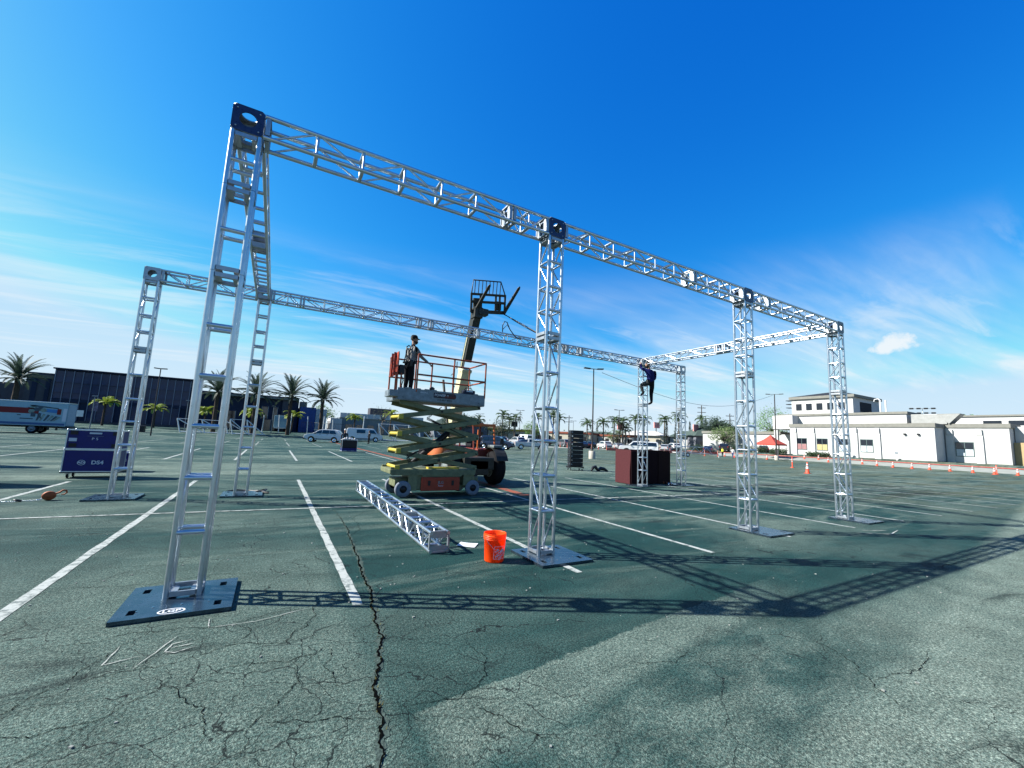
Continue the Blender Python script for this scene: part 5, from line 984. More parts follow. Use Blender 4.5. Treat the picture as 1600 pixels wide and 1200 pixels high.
for i in range(5): o = sbox('tower_window', GLASS, 100.93, 101.05, 35.0 + 2.0 * i, 36.1 + 2.0 * i, 10.6, 12.0); 
sbox('tower_louvre', ROOFD, 104, 109, 33.5, 33.62, 10.2, 12.2)
for z in (11.2, 12.0, 12.8): sbox('roof_rail', ROOFD, 100.9, 102.2, 45.3, 46.2, z, z + .12)
sbox('roof_pipe', WHITE, 98.6, 98.8, 28.4, 28.6, 9, 11.8); sbox('roof_pipe', WHITE, 98.6, 98.8, 27.6, 27.8, 9, 11.8); MB().path([(10.7, 9.9, 11.7), (10.7, 10.3, 12.1), (10.7, 10.8, 12.0), (10.7, 10.9, 11.6)], .1, 6).build('roof_vent', WHITE, sc)
DRAPE = mat('window_paper_pink', (.36, .20, .20), .9, 0, .2, 5); DRAPE2 = mat('window_paper_yellow', (.55, .46, .22), .9, 0, .2, 5); DRAPE3 = mat('window_blind', (.55, .62, .66), .9, 0, .15, 5); WFR = mat('window_frame_green', (.10, .15, .15), .5, .2, .1)
for k, (xf, y0, y1, low) in enumerate(((88, 36.2, 37.8, DRAPE), (88, 32.8, 34.4, DRAPE2), (88, 29.4, 31.0, DRAPE3), (88, 26.2, 27.8, DRAPE3), (92, 15.5, 17.3, DRAPE3))):
    z0, z1 = 2.1, 4.1; o = sbox('window', WFR, xf - .04, xf + .1, y0 - .1, y1 + .1, z0 - .1, z1 + .1); ym = (y0 + y1) / 2; zm_ = z0 + (z1 - z0) * .52
    for a, b_ in ((y0, ym - .05), (ym + .05, y1)):
        for c0, c1, mm in ((z0, zm_ - .04, low), (zm_ + .04, z1, GLASS)): MB().box((xf - 88 - .05, (a + b_) / 2 - 18.5, (c0 + c1) / 2), (.03, b_ - a, c1 - c0)).build('pane', mm, o)
for xf, y in ((88, 38.2), (88, 35.1), (88, 31.8), (88, 28.6), (88, 25.5), (92, 17.9), (92, 14.8)):
    sbox('pilaster', STUC, xf - .22, xf + .05, y - .42, y + .42, .6, 5.2, .02); sbox('pilaster_cap', STUC, xf - .28, xf + .05, y - .36, y + .30, 5.25, 6.1, .02)
for y in (21.8, 20.2): sbox('wall_lamp', ROOFD, 87.7, 87.98, y, y + .3, 5.0, 5.25, .03)
sbox('wall_vent', DECK, 87.96, 88.02, 23.0, 23.4, 2.0, 2.25); sbox('wall_hydrant', WHITE, 87.4, 87.6, 22.9, 23.1, .8, 1.6)
sbox('base_course', CORN, 87.94, 98.02, 18.44, 39.04, .5, 1.12); sbox('base_course', CORN, 91.94, 99.02, 11.76, 18.4, .5, 1.15)
for i in range(6): sbox('wall_letter', ROOFD, 93.34, 93.42, 7.9 + .05 * (i % 2), 8.9, 1.9 + .36 * i, 2.05 + .36 * i)
DUCT = mat('duct_metal', (.36, .37, .36), .5, .3, .12, 2)
MB().box((5.2, 1.6, 7.7), (3.0, 4.2, 1.6), None, 0, .03).build('duct', DUCT, sc)
MB().prism([(-2.0, 1.55), (.55, 1.55), (-.72, .05)], 2.2, facing((0, 1, 0), (0, 0, 1), (3.6, 0, 6.9))).build('duct_hood', DUCT, sc)
MB().prism([(-2.02, 1.57), (.57, 1.57), (.57, 1.62), (-2.02, 1.62)], 2.24, facing((0, 1, 0), (0, 0, 1), (3.58, 0, 6.9))).build('duct_cap', DUCT, sc)
struct(MB().box((85.15, 35, .62), (.30, 110, .20)).build('kerb', mat('red_kerb_paint', (.42, .075, .075), .75, 0, .25, 4)))
struct(MB().box((86.6, 35, .70), (2.6, 110, .16)).build('planting_bed', mat('dry_soil', (.26, .22, .16), .95, 0, .3, 3)))
APR = mat('concrete_apron', (.30, .32, .29), .9, 0, .15, 1.0); ap = MB(); ap.add([(x, y, hz(x, y) + .012) for y in range(-20, 92, 4) for x in (79.3, 80.6, 82, 83.5, 85)], [(j * 5 + i, j * 5 + i + 1, (j + 1) * 5 + i + 1, (j + 1) * 5 + i) for j in range(27) for i in range(4)]); struct(ap.build('pavement', APR))
ap = MB(); ap.add([(x, y, hz(x, y) + .016) for y in (66.5, 68.2, 70) for x in range(30, 80, 2)], [(j * 25 + i, j * 25 + i + 1, (j + 1) * 25 + i + 1, (j + 1) * 25 + i) for j in range(2) for i in range(24)]); struct(ap.build('pavement', APR))
for a, b_ in (((56, 55.5), (80, 47.5)),):
    L_ = math.dist(a, b_); bo = thing('safety_barrier', 'long low red safety barrier before the far parked cars', 'barrier', (a[0], a[1], 0), math.atan2(b_[1] - a[1], b_[0] - a[0]))
    BAR = mat('barrier_red', (.62, .16, .12), .6, 0, .15, 4)
    for i in range(int(L_ / 2)): MB().box((2 * i + 1, 0, .42), (1.9, .05, .5), None, 0, .02).build('barrier_panel', BAR, bo)
# houses and shops beyond the lot
HW = [mat('house_cream', (.58, .55, .45), .9, 0, .1, 1), mat('house_white', (.66, .66, .64), .9, 0, .08, 1), mat('house_grey', (.16, .17, .20), .9, 0, .15, 1)]; RG = mat('roof_green_grey', (.07, .10, .09), .9, 0, .2, 2); RT = mat('roof_red_tile', (.30, .10, .07), .9, 0, .2, 2); RW = mat('roof_pale', (.5, .5, .48), .8, 0, .1, 2)
def house(label, x, y, w, d, h, rh, wm, rm, rz=0.0, flat=False):
    t = thing('house' if not flat else 'shop', label, 'house' if not flat else 'shop', (x, y, hz(x, y) - .2), rz); MB().box((0, 0, h / 2), (w, d, h)).build('wall', wm, t); e = .5
    if flat: MB().box((0, 0, h + .2), (w + .4, d + .4, .5)).build('roof', rm, t)
    else: MB().add([(-w / 2 - e, -d / 2 - e, h), (w / 2 + e, -d / 2 - e, h), (w / 2 + e, d / 2 + e, h), (-w / 2 - e, d / 2 + e, h), (-w / 4, 0, h + rh), (w / 4, 0, h + rh)], [(0, 1, 5, 4), (1, 2, 5), (2, 3, 4, 5), (3, 0, 4), (0, 3, 2, 1)]).build('roof', rm, t)
    n = max(1, int(w / 3))
    for i in range(n):
        xx = -w / 2 + w * (i + .5) / n
        if i == n // 2: MB().box((xx, -d / 2 - .03, 1.05), (1.0, .1, 2.1)).build('door', TRIM, t)
        else: o = MB().box((xx, -d / 2 - .02, 1.6), (1.3, .1, 1.1)).build('window', GLASS, t); MB().box((xx, -d / 2 - .06, 1.0), (1.5, .16, .1)).build('sill', WHITE, o)
    return t
house('dark house with a green grey hipped roof left of the pale tree', 103, 66, 13, 9, 3.6, 2.9, HW[2], RG, -.5); house('cream house with arched porch beyond the road cases', 92, 79, 12, 8, 3.2, 1.4, HW[0], RW, -1.1)
house('white gabled house between the right towers', 101, 72, 8, 8, 3.2, 1.8, HW[1], RG, -1.1); house('red roofed cream shop far behind the white truck', 74, 90, 14, 8, 2.9, 1.2, HW[0], RT, -1.0, True); house('pale shop with a yellow band behind the near middle tower', 60, 98, 16, 8, 2.9, 1, HW[0], mat('yellow_band', (.62, .46, .10), .8, 0, .1), -.3, True)
house('long pale shop far behind the black rack', 85, 85, 16, 8, 2.7, 1, HW[1], RT, -1.1, True); house('grey house at the far left of the parked cars', 44, 100, 14, 8, 3.8, 2, HW[2], RG, -.2); house('white shop with flat roof behind the telehandler', 52, 104, 12, 8, 3.6, 1, HW[1], RW, -.3, True); house('grey roofed house behind the pale far palms', 86, 92, 12, 8, 2.9, 1.2, HW[1], RG, -1.1)
def signboard(label, x, y, w, z0, z1, m): t = thing('sign_board', label, 'sign', (x, y, hz(x, y))); MB().box((0, 0, (z0 + z1) / 2), (w, .3, z1 - z0), None, 0, .03).build('panel', m, t); MB().tube((0, .2, 0), (0, .2, z0), .12, 8).build('pole', TRIM, t)
SR = mat('sign_red', (.75, .34, .32), .6, 0, .35, 1.2); signboard('small red and white sign beside the far palms', 81.5, 78, 2.4, 4.6, 6.4, SR); signboard('red sign board over the cream house', 93, 76, 2.2, 5.2, 6.8, SR); signboard('red sign board left of the dark hipped roof', 97.5, 67.0, 2.0, 4.6, 6.4, SR); signboard('dark square sign right of the two thin palms', 57.0, 92.5, 1.8, 3.8, 5.2, TRIM)
# ------------------------------------------------------------------ plants
def leafmat(name, c, c2):
    c = tuple(1.1 * x for x in c); c2 = tuple(.8 * x for x in c2); m = mat(name, c, .6, 0, 0.0); t = m.node_tree; b = t.nodes['Principled BSDF']; oi = t.nodes.new('ShaderNodeNewGeometry'); mx = t.nodes.new('ShaderNodeMix'); mx.data_type = 'RGBA'
    mx.inputs[6].default_value = (*c, 1); mx.inputs[7].default_value = (*c2, 1); t.links.new(oi.outputs['Random Per Island'], mx.inputs[0]); t.links.new(mx.outputs[2], b.inputs['Base Color'])
    tr = t.nodes.new('ShaderNodeBsdfTranslucent'); t.links.new(mx.outputs[2], tr.inputs[0]); ms = t.nodes.new('ShaderNodeMixShader'); ms.inputs[0].default_value = .25
    out = t.nodes['Material Output']; t.links.new(b.outputs[0], ms.inputs[1]); t.links.new(tr.outputs[0], ms.inputs[2]); t.links.new(ms.outputs[0], out.inputs[0]); return m
LF_D = leafmat('date_palm_leaf', (.030, .052, .040), (.055, .085, .055)); LF_Q = leafmat('queen_palm_leaf', (.045, .085, .040), (.085, .13, .05)); LF_Y = leafmat('young_palm_leaf', (.16, .23, .03), (.26, .31, .05)); LF_K = leafmat('dark_tree_leaf', (.014, .030, .018), (.03, .055, .025)); LF_L = leafmat('light_tree_leaf', (.07, .12, .04), (.14, .18, .07)); LF_G = leafmat('green_tree_leaf', (.05, .13, .02), (.10, .19, .03)); LF_H = leafmat('hedge_leaf', (.015, .035, .014), (.03, .06, .02))
BARK = mat('palm_bark', (.075, .060, .048), .95, 0, .35, 6, bump=.8, bscale=14); BARK2 = mat('grey_bark', (.16, .145, .125), .95, 0, .3, 6, bump=.6, bscale=14)
def frond_mesh(name, m, L, p0, bend, nl, ll, wl, droop, k=1.4):
    mb = MB(); pts = []; p = Vector((0, 0, 0)); n = 14
    for i in range(n + 1):
        s = i / n; pts.append(p.copy()); a = p0 - bend * s ** k; p = p + Vector((math.cos(a), 0, math.sin(a))) * (L / n)
    mb.path(pts, [L * .008 * (1 - .85 * i / n) for i in range(n + 1)], 4)
    rnd = random.Random(name)
    for i in range(nl):
        s = .12 + .88 * (i + .5) / nl; f = s * n; q = int(min(n - 1, f)); o = pts[q].lerp(pts[q + 1], f - q); d = (pts[q + 1] - pts[q]).normalized(); l = ll * math.sin(PI * min(1, .18 + s * .80)) ** .7 * rnd.uniform(.85, 1.1)
        up_ = Vector((0, 1, 0)).cross(d) * -1
        for sg in (-1, 1):
            v = (d * .62 + Vector((0, sg, 0)) * .72 + up_ * .28).normalized(); tip = o + v * l - Vector((0, 0, droop * l)); midp = o + v * l * .5; w = d * wl
            mb.add([o - w * .5, o + w * .5, midp + w * .6, tip, midp - w * .6], [(0, 1, 2, 3, 4)])
    return mb.mesh('frond', m, False)
FR = {'d': [frond_mesh('d0', LF_D, 3.3, 1.42, .75, 26, .42, .075, .05), frond_mesh('d1', LF_D, 3.4, 1.0, .95, 26, .42, .075, .10), frond_mesh('d2', LF_D, 3.4, .52, 1.15, 26, .42, .075, .15), frond_mesh('d3', LF_D, 3.0, .05, 1.1, 24, .42, .075, .2)],
      'q': [frond_mesh('q0', LF_Q, 3.2, 1.25, 2.1, 20, .75, .10, .45, 1.6), frond_mesh('q1', LF_Q, 3.2, .75, 2.2, 20, .75, .10, .5, 1.6), frond_mesh('q2', LF_Q, 2.9, .15, 1.7, 18, .7, .10, .55, 1.3)],
      'y': [frond_mesh('y0', LF_Y, 2.1, 1.1, 1.9, 18, .55, .11, .4, 1.4), frond_mesh('y1', LF_Y, 2.1, .6, 1.8, 18, .55, .11, .4, 1.3)]}
def palm(label, x, y, hc, kind, seed, group, sc=1.0, tr=.28):
    rnd = random.Random(seed); z = hz(x, y); t = thing('palm_tree', label, 'palm tree', (x, y, z), rnd.uniform(0, 6), group); h = hc - z; lean = Vector((rnd.gauss(0, .15), rnd.gauss(0, .15), 0)) * (0 if kind == 'd' else 1)
    pts = [Vector((0, 0, 0)).lerp(Vector((lean.x, lean.y, h)), i / 12) for i in range(13)]; MB().path(pts, [tr * (1.25 - .35 * i / 12 + (.08 if i % 2 else 0)) * (1.0 if i < 11 else 1.15) for i in range(13)], 10).build('trunk', BARK if kind != 'q' else BARK2, t)
    num = {'d': (11, 15, 16, 8), 'q': (5, 8, 6), 'y': (6, 9)}[kind]
    for q, c in enumerate(num):
        for i in range(c):
            o = ob('frond', FR[kind][q], t, pts[-1] - Vector((0, 0, .05 * q)), (rnd.gauss(0, .10), rnd.gauss(0, .12), 2 * PI * (i + rnd.uniform(-.35, .35)) / c + q)); s = sc * rnd.uniform(.88, 1.1); o.scale = (s, s, s)
    return t
gD = 'tall date palms in a row before the dark building'
palm('large date palm above the moving truck', -29.2, 75, 6.6, 'd', 1, gD, 1.05, .28)
for i, (x, hc, lab) in enumerate(((-7.4, 6.9, 'date palm seen behind the nearest tower'), (-2.2, 7.0, 'date palm seen through the strapped tower'), (2.9, 7.1, 'date palm just right of the strapped tower'), (7.85, 6.9, 'rightmost date palm of the row, above the white suv'))): palm(lab, x, 75, hc, 'd', 20 + i, gD, 1.16, .26)
gY = 'young palms planted before the buildings'
for i, (x, y, hc, lab) in enumerate(((-21.6, 80, 4.0, 'yellow green young palm left of the case tower'), (-15.6, 80, 3.4, 'yellow green young palm just right of the case tower'), (-9.1, 80, 3.7, 'yellow green young palm left of the strapped tower'), (-2.6, 80, 3.8, 'young palm behind the strapped tower'), (3.5, 80, 3.7, 'young palm between the date palms and the blue wall'), (14.9, 84, 4.1, 'young palm behind the white van'), (21.6, 82, 5.2, 'young palm beside the bare tree'))): palm(lab, x, y, hc, 'y', 40 + i, gY, 1.0, .12)
gQ = 'slender palms far across the lot'
Q = [(53.0, 92, 7.4, 'slender palm right of the telehandler cab, tallest of its pair'), (55.9, 90.4, 6.9, 'slender palm just left of the far twin lamp'), (61.0, 87.7, 7.2, 'slender palm left of the bucket tower'), (64.6, 85.4, 8.0, 'slender palm seen through the bucket tower'), (67, 86, 7.4, 'slender palm right of the bucket tower top'), (72.4, 81, 6.2, 'short palm left of the tall lamp post'), (76.4, 79, 6.7, 'slender palm right of the tall lamp post'), (78.6, 77.8, 7.4, 'arching slender palm before the second lamp'), (80.8, 76.6, 7.2, 'bushy slender palm beside the red sign'), (83.6, 74.9, 8.0, 'tall slender palm left of the climbed tower'), (85.5, 73.6, 8.0, 'slender palm right of the climbed tower'), (82.8, 77.5, 5.4, 'low leaning palm under the tall slender palm'), (90.1, 71, 8.1, 'lone slender palm between the back towers'), (84.9, 62.4, 8.3, 'palm behind the far right back tower'), (107.8, 72.5, 9.2, 'palm beside the utility pole'), (48.5, 97, 5.9, 'short palm behind the telehandler roof'), (46, 98, 5.6, 'small palm left behind the telehandler roof'), (58, 97, 6.3, 'short palm behind the far twin lamp')]
for i, (x, y, hc, lab) in enumerate(Q): palm(lab, x, y, hc, 'q', 60 + i, gQ, .82, .16)
def tree(label, x, y, z0, h, c, rad, nclump, nleaf, lm, seed, ls=.35, group=None, name='broadleaf_tree', trunk=.25, cat='tree', shell=.55):
    """crown of small leaf faces gathered in clumps round limb ends"""
    rnd = random.Random(seed); t = thing(name, label, cat, (x, y, z0), 0, group); cr = MB(); tk = MB(); c = Vector(c); top = Vector((c.x * .5, c.y * .5, c.z - rad[2] * .55)); tk.path([(0, 0, 0), top * .5 + Vector((rnd.gauss(0, .1), 0, 0)), top], [trunk, trunk * .8, trunk * .6], 8)
    for k in range(nclump):
        while True:
            v = Vector((rnd.uniform(-1, 1), rnd.uniform(-1, 1), rnd.uniform(-.85, 1)))
            if shell < v.length < 1: break
        p = c + Vector((v.x * rad[0], v.y * rad[1], v.z * rad[2])); cs = min(rad) * rnd.uniform(.22, .42)
        if k % 3 == 0: tk.path([top, top.lerp(p, .5) + Vector((0, 0, .15)), p], [trunk * .45, trunk * .25, .02], 5)
        for j in range(nleaf):
            q = p + Vector((rnd.gauss(0, 1), rnd.gauss(0, 1), rnd.gauss(0, .8))) * cs * .6; a = Vector((rnd.gauss(0, 1), rnd.gauss(0, 1), rnd.gauss(0, 1))).normalized(); b = a.orthogonal().normalized(); s = ls * rnd.uniform(.5, 1.1)
            cr.add([q - a * s * .5, q + b * s * .3, q + a * s * .5, q - b * s * .3], [(0, 1, 2, 3)])
    tk.build('trunk', BARK2, t); cr.build('crown', lm, t, fix=False); return t
tree('big dark round tree behind the hipped roof house', 103, 64.5, 1, 9, (0, 0, 5.2), (5.6, 4.6, 3.0), 150, 60, LF_K, 1, .5, trunk=.5)
tree('pale green tree in front of the big dark tree', 91, 54.8, .8, 6, (0, 0, 3.6), (3.6, 3.0, 2.0), 70, 42, LF_L, 2, .36); tree('bright green tree left of the school tower', 115, 57, 1, 12, (0, 0, 7.4), (4.6, 4.2, 4.0), 70, 40, LF_G, 3, .42)
tree('round green tree left of the bucket tower', 57.5, 84, .8, 5, (0, 0, 3.2), (2.2, 2.0, 1.8), 40, 40, LF_G, 4, .3); tree('green tree behind the parapet building', 10.6, 101, .9, 7, (0, 0, 4.6), (2.6, 2.2, 1.9), 40, 36, LF_G, 5, .34)
tree('dark tree far behind the telehandler', 42, 96, .9, 7, (0, 0, 4.2), (4.2, 3, 2.4), 60, 40, LF_K, 6, .4); tree('green tree top over the school duct', 125, 24, 1, 12, (0, 0, 8.6), (2.4, 3.4, 1.4), 34, 30, LF_G, 7, .4); tree('low green tree beside the cream house', 82, 80, .9, 5, (0, 0, 2.6), (2.6, 2.2, 1.8), 40, 40, LF_L, 8, .32); tree('dark leafy tree far behind the white pickup', 50, 88, .9, 5, (0, 0, 3.0), (3.6, 2.6, 2.2), 50, 40, LF_K, 9, .36)
bt_ = tree('bare branching tree beside the white van', 19.5, 80, .7, 7, (0, 0, 4.4), (2.6, 2.2, 2.4), 66, 3, LF_L, 12, .16, shell=.2, trunk=.16)
for i, (x, y, h_) in enumerate(((100.4, 71, 7.2), (87.5, 68.0, 6.6), (90.5, 67.6, 6.4), (89, 96, 6.8))):
    rnd = random.Random(90 + i); t = thing('cypress_tree', ('tall thin cypress right of the far back tower', 'cypress seen left of the far back tower', 'cypress seen behind the far back tower', 'small far cypress above the black rack')[i], 'tree', (x, y, hz(x, y)), 0, 'narrow cypress trees'); cr = MB()
    for j in range(900):
        s = rnd.random() ** .8; r = .75 * (1 - s) ** .7 * rnd.uniform(.5, 1); a = rnd.uniform(0, 2 * PI); q = Vector((r * math.cos(a), r * math.sin(a), .3 + s * (h_ - .3))); d = Vector((rnd.gauss(0, .4), rnd.gauss(0, .4), 1)).normalized(); b = d.orthogonal().normalized(); cr.add([q, q + b * .10, q + d * .45, q - b * .10], [(0, 1, 2, 3)])
    cr.build('crown', LF_K, t, fix=False); MB().tube((0, 0, 0), (0, 0, h_ * .8), .12, 8, .03).build('trunk', BARK2, t)
for i, (x, y, w, d, h_) in enumerate(((86.7, 33.8, .9, 3.6, .7), (86.7, 40.6, 1.0, 3.0, 1.0), (88.6, 46.5, 1.2, 5.5, 1.2), (90, 50.5, 1.2, 3.4, 1.3), (83.5, 56, 5.5, 1.2, 1.3))):
    rnd = random.Random(110 + i); cr = MB()
    for j in range(1100):
        q = Vector((rnd.gauss(0, .32) * w, rnd.uniform(-.5, .5) * d, abs(rnd.gauss(.5, .28)) * h_)); a = Vector((rnd.gauss(0, 1), rnd.gauss(0, 1), rnd.gauss(0, 1))).normalized(); b = a.orthogonal().normalized(); cr.add([q - a * .12, q + b * .07, q + a * .12, q - b * .07], [(0, 1, 2, 3)])
    t = thing('shrub', ('low dark shrubs under the pink papered window', 'dark shrubs behind the canopy lamp base', 'dark hedge at the low school wing', 'dark hedge left of the red canopy', 'dark hedge behind the yellow vest person')[i], 'shrub', (x, y, hz(x, y) + .1), 0, 'dark shrubs by the school'); cr.build('foliage', LF_H, t, fix=False); MB().tube((0, 0, -.1), (0, 0, h_ * .5), .05, 6).build('stem', BARK2, t)
rnd = random.Random(77); cr = MB()
for j in range(5200):
    x = rnd.uniform(24, 120); y = 112 - (x - 24) * .38 + rnd.gauss(0, 2); z = .8 + abs(rnd.gauss(0, 1.2)) * (1 + .6 * math.sin(x * .7) + .5 * math.sin(x * .23)); a = Vector((rnd.gauss(0, 1), rnd.gauss(0, 1), rnd.gauss(0, 1))).normalized(); b = a.orthogonal().normalized(); s = rnd.uniform(.25, .6); cr.add([Vector((x, y, z)) - a * s, Vector((x, y, z)) + b * s * .6, Vector((x, y, z)) + a * s, Vector((x, y, z)) - b * s * .6], [(0, 1, 2, 3)])
o = cr.build('distant_greenery', LF_K, fix=False); o['kind'] = 'stuff'; tag(o, 'low band of distant greenery behind the houses', 'greenery')
# ------------------------------------------------------------------ poles, cones, canopy, frames
POLE = mat('bronze_pole', (.055, .05, .05), .5, .3, .15, 4); CONC = mat('concrete', (.50, .47, .40), .9, 0, .12, 3, bump=.3, bscale=25)
def lamp(label, x, y, h, rz, base=True, arm=1.1, r=.075, m=POLE, group='twin headed lot lamps'):
    t = thing('lamp_post', label, 'lamp post', (x, y, hz(x, y)), rz, group); b0 = .0
    if base: MB().lathe([(.001, .78), (.30, .78), (.32, .76), (.32, 0)], 20).build('concrete_base', CONC, t); b0 = .78; MB().box((0, 0, .79), (.3, .3, .03)).build('base_flange', m, t)
    MB().tube((0, 0, b0), (0, 0, h), r, 10, r * .7).build('pole', m, t); MB().box((0, 0, h), (arm * 1.0, .07, .06)).build('cross_arm', m, t)
    for s in (-1, 1): MB().prism([(-.32, -.14), (.32, -.18), (.34, 0), (.32, .18), (-.32, .14)], .10, Matrix.Translation((s * arm * .62, 0, h - .02)) @ Matrix.Rotation(0 if s > 0 else PI, 4, 'Z') @ Matrix.Rotation(-.06, 4, 'Y')).build('lamp_head', m, t)
    return t
lamp('tall twin lamp post on a round concrete base beside the black rack', 28.2, 27.05, 8.95, -.35); lamp('twin lamp post before the arching palm', 58.8, 55.1, 8.0, -.35, False); lamp('twin lamp post on a concrete base before the red canopy', 75.9, 35.2, 11.3, -1.0, True, 1.6, .11); lamp('twin lamp post against the glass building, right of the case tower', -11.9, 60, 8.1, 0, False, .5); lamp('far twin lamp post between slender palms', 52.3, 81.8, 7.6, -.4, False); lamp('small far twin lamp left of the slender palms', 45.5, 90, 6.4, -.4, False); lamp('far small lamp above the black rack', 76.5, 92, 6.5, -.4, False, .9, .06)
def slamp(label, x, y, h): t = thing('path_lamp', label, 'lamp post', (x, y, hz(x, y)), 0, 'slim path lamps at the building'); MB().tube((0, 0, 0), (0, 0, h), .06, 8, .045).build('pole', DECK, t); MB().box((0, 0, h + .05), (.55, .2, .10), None, 0, .03).build('lamp_head', DECK, t); return t
s1 = slamp('slim path lamp with banner right of the moving truck', -19.0, 66, 4.4); MB().box((.22, 0, 3.2), (.42, .03, 1.2)).build('banner', mat('banner_print', (.20, .16, .22), .8, 0, .6, 4), s1); slamp('slim path lamp before the glass building end', -10.8, 74, 4.6); slamp('slim path lamp beside the far box truck', .5, 78, 4.6)
def upole(label, x, y, h, rz): t = thing('utility_pole', label, 'utility pole', (x, y, hz(x, y)), rz, 'wooden utility poles'); MB().tube((0, 0, 0), (0, 0, h), .2, 8, .13).build('pole', BARK, t); MB().box((0, 0, h - .8), (2.4, .16, .16)).build('cross_arm', BARK, t); MB().box((0, 0, h - 2.2), (2.6, .16, .16)).build('cross_arm', BARK, t); [MB().lathe([(.06, 0), (.09, .12), (.03, .24)], 8, Matrix.Translation((s * .55, 0, h - .72))).build('insulator', DECK, t) for s in (-2, -1, 1, 2)]
upole('utility pole far above the black rack', 87.4, 108.4, 9.2, -.4); upole('utility pole with two cross arms beside the far palm', 117.6, 79.8, 13.6, -.6); upole('utility pole in front of the big dark tree', 125, 75.2, 11.4, -.6)
tag(MB().path([Vector(p) for p in arc((28.9, 26.6, 8.6), (75.5, 35.3, 11.1), 2.6, 24)], .022, 5).build('overhead_wire', BLACKM), 'thin black overhead wire sagging between two lamp posts', 'wire')
CONE = mat('cone_orange', (.66, .075, .025), .5, 0, .12, 8)
cs = thing('traffic_cone', '', 'traffic cone'); cb1 = MB().box((0, 0, .02), (.38, .38, .04), None, 0, .01).build('base', CONE, cs)
cb2 = MB().lathe([(.15, .04), (.14, .06), (.085, .48), (.084, .48)], 18).build('cone_body', CONE, cs); cb3 = MB().lathe([(.112, .36), (.096, .50), (.0885, .54)], 18).build('reflective_band', WHITE, cs); cb4 = MB().lathe([(.084, .48), (.045, .84), (.03, .86), (.001, .86)], 18).build('cone_tip', CONE, cs); cb5 = MB().lathe([(.078, .62), (.062, .74)], 18).build('reflective_band', WHITE, cs)
cones = [(36.6, 11.9, 'single traffic cone standing well out from the row'), (75.7, 36.7, 'traffic cone below the red canopy'), (82.0, 33.8, 'traffic cone below the pink papered window'), (82.0, 31.6, 'traffic cone below the yellow papered window'), (80.0, 29.3, 'traffic cone just left of the right end tower'), (80.1, 24.8, 'traffic cone just right of the right end tower'), (79.0, 22.6, 'second traffic cone right of the end tower'), (77.3, 20.2, 'traffic cone below the wall lamps, left one'), (76.1, 17.8, 'traffic cone below the wall lamps, right one'), (76.6, 16.2, 'traffic cone before the shaded wall step'), (76.3, 14.2, 'traffic cone below the right school window'), (75.9, 12.1, 'traffic cone right of the right school window'), (74.8, 10.1, 'traffic cone beside the tall delineator post'), (77.5, 8.8, 'traffic cone at the right edge of the picture'), (83.1, 51.5, 'traffic cone before the dark hedge, left one'), (78.5, 46.4, 'traffic cone beside the walking person'), (75.0, 42.2, 'traffic cone seen through the third near tower')]
for i, (x, y, lab) in enumerate(cones):
    r = cs if i == 0 else cs.copy()
    if i: COL.objects.link(r); 
    r.location = (x, y, hz(x, y) + .002); r['label'] = lab; r['group'] = 'orange traffic cones'; r.rotation_euler = (0, 0, i * 1.3)
    if i:
        for ch_ in (cb1, cb2, cb3, cb4, cb5): q = ch_.copy(); COL.objects.link(q); q.parent = r
def delin(label, x, y, z=None): t = thing('delineator_post', label, 'delineator', (x, y, hz(x, y)), 0, 'slim orange delineator posts'); MB().lathe([(.17, 0), (.17, .05), (.05, .08), (.05, 1.05), (.03, 1.1), (.001, 1.1)], 14).build('post', CONE, t); MB().lathe([(.053, .8), (.053, .9)], 14).build('reflective_band', WHITE, t); MB().lathe([(.053, .6), (.053, .7)], 14).build('reflective_band', WHITE, t)
for lab, x, y in (('slim orange post out from the cone row near the right towers', 46, 17.7), ('slim orange post beside the cone near the right edge', 76.2, 10.2), ('slim orange post right of the tall lamp base', 62.0, 66.8), ('second slim orange post right of the tall lamp base', 64.0, 66.8), ('third slim orange post right of the tall lamp base', 66.2, 66.6), ('fourth slim orange post right of the tall lamp base', 68.4, 66.4), ('slim orange post left of the black rack', 57.0, 69), ('second slim orange post left of the black rack', 55.4, 69.4), ('slim orange post before the silver barrier car', 71.5, 55), ('second slim orange post before the silver barrier car', 72.6, 54.6), ('slim orange post beyond the tow trailer', 72.5, 46.5), ('second slim orange post beyond the tow trailer', 75, 45.5)): delin(lab, x, y)
cp = thing('canopy', 'red pop up canopy before the school entrance', 'canopy', (80.5, 38.6, hz(80.5, 38.6)), 0); q = 1.85; CANR = mat('canopy_red', (.50, .085, .065), .8, 0, .12, 3)
MB().add([(-q, -q, 2.6), (q, -q, 2.6), (q, q, 2.6), (-q, q, 2.6), (-q * .45, -q * .45, 3.35), (q * .45, -q * .45, 3.35), (q * .45, q * .45, 3.35), (-q * .45, q * .45, 3.35), (0, 0, 4.25)] + [(a, b, 2.36) for a, b in ((-q, -q), (q, -q), (q, q), (-q, q))], [(0, 1, 5, 4), (1, 2, 6, 5), (2, 3, 7, 6), (3, 0, 4, 7), (4, 5, 8), (5, 6, 8), (6, 7, 8), (7, 4, 8), (9, 10, 1, 0), (10, 11, 2, 1), (11, 12, 3, 2), (12, 9, 0, 3)]).build('roof', CANR, cp)
for a in (-1, 1):
    for b in (-1, 1): MB().tube((a * q * .97, b * q * .97, 0), (a * q * .97, b * q * .97, 2.5), .03, 6).build('leg', TRIM, cp)
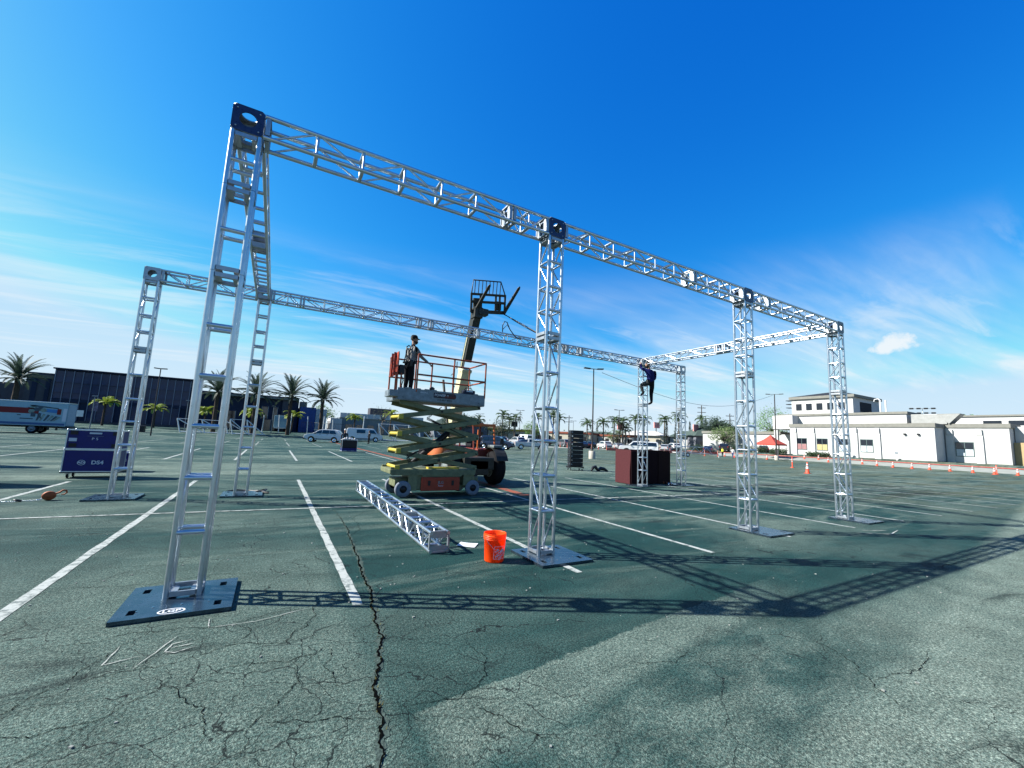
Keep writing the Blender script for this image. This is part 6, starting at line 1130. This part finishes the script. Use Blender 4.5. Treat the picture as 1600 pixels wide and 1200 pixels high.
sg = thing('standing_sign', 'dark standing sign board below the red canopy', 'sign', (78.2, 36.2, hz(78.2, 36.2)), .6); MB().prism([(-.5, .3), (.5, .3), (.55, 1.6), (0, 1.8), (-.55, 1.6)], .05, FRONT((0, 0, 0))).build('panel', DKW2, sg); MB().tube((-.4, 0, 0), (-.4, 0, .4), .03, 6).build('leg', TRIM, sg); MB().tube((.4, 0, 0), (.4, 0, .4), .03, 6).build('leg', TRIM, sg)
STF = mat('pale_frame', (.85, .90, .92), .4, .3, .1)
def aframe(label, x, y, rz, w, h, n=3):
    t = thing('steel_frame', label, 'frame', (x, y, hz(x, y)), rz, 'pale tent frames under assembly')
    for i in range(n):
        xx = i * w; rod('upright', (xx, 0, 0), (xx - .5, 0, h), .075, STF, t, 8); rod('rafter', (xx - .5, 0, h), (xx + w * .9, 0, .15), .065, STF, t, 8); rod('back_leg', (xx - .2, 1.8, 0), (xx - .5, .2, h), .04, STF, t, 8)
    rod('ridge_rail', (-.5, 0, h), (n * w - w - .5, 0, h * .98), .035, STF, t, 8); rod('foot_rail', (0, 0, .12), (n * w, 0, .12), .04, STF, t, 8); rod('foot_rail', (0, 1.8, .12), (n * w, 1.8, .12), .04, STF, t, 8)
aframe('pale tent frame right of the white van', 17.2, 70, -.1, 2.6, 2.9, 3); aframe('pale tent frame partly behind the scissor lift', 24.4, 70, -.15, 2.6, 2.8, 3); aframe('pale tent frame left of the strapped tower', -11.0, 72, .1, 2.9, 2.0, 3); aframe('low pale tent frame near the box truck', -4.6, 72, .15, 2.2, 2.3, 2)
for i, (x, h_) in enumerate(((-.9, 3.0), (1.6, 3.2), (3.3, 3.6), (6.1, 3.2), (8.6, 3.4), (10.3, 2.9), (15.6, 3.9))):
    t = thing('fence_post', ('pale post beside the strapped tower', 'pale post in front of the box truck', 'tall pale post right of the box truck', 'pale post left of the white suv', 'pale leaning post above the white suv', 'thin pale post above the white suv roof', 'tall pale post behind the white van')[i], 'post', (x, 78.5, hz(x, 78.5)), 0, 'pale temporary posts'); rod('post', (0, 0, 0), (-.12 if i % 2 else .1, 0, h_), .075, STF, t, 8); MB().box((0, 0, .03), (.4, .4, .06)).build('foot', DECK, t)
ir = thing('iron_fence', 'dark iron railing behind the white suv', 'fence', (5.5, 86, hz(5, 86)), 0)
for i in range(28): rod('picket', (i * .28, 0, 0), (i * .28, 0, 2.1), .018, TRIM, ir, 6)
for z in (.25, 1.95): rod('rail', (-.1, 0, z), (7.7, 0, z), .025, TRIM, ir, 6)
bx3 = thing('planter_box', 'small dark square planter before the glass building', 'planter', (-15.0, 70, hz(-15, 70)), 0); MB().prism([(-.45, -.45), (.45, -.45), (.45, .45), (-.45, .45)], .8).build('tub', TRIM, bx3); MB().box((0, 0, .8), (1.0, 1.0, .1), None, 0, .02).build('rim', DKW2, bx3)
nd = thing('notice_sign', 'small pale sign on the planter wall of the glass building', 'sign', (-26.0, 86.2, hz(-26, 86)), 0); MB().box((0, 0, 1.5), (.8, .06, 1.0), None, 0, .02).build('panel', STF, nd); MB().tube((0, .05, 0), (0, .05, 1.1), .04, 6).build('pole', TRIM, nd)
hb = thing('hand_truck', 'thin grey metal stand right of the telehandler wheel', 'stand', (15.0, 21.2, 0), .3); MB().path([(0, 0, 0), (0, 0, .95), (-.5, 0, .98), (-.5, 0, 0)], .035, 8).build('tube_frame', STF, hb); MB().box((-.25, 0, .02), (.7, .4, .03)).build('foot_plate', STF, hb)
fl = thing('stadium_light', 'rack of dark floodlights above the far school roof', 'floodlight', (297, 79, 1), .275)
for z in (23.6, 26.0):
    MB().box((0, 0, z), (.12, 10.5, .12)).build('cross_bar', TRIM, fl)
    for i in range(4): MB().box((-.3, -4.1 + 2.75 * i, z), (.9, 1.7, .75), None, 0, .15).build('floodlight_head', TRIM, fl)
MB().tube((.2, 0, 0), (.2, 0, 26), .16, 8).build('pole', STF, fl)
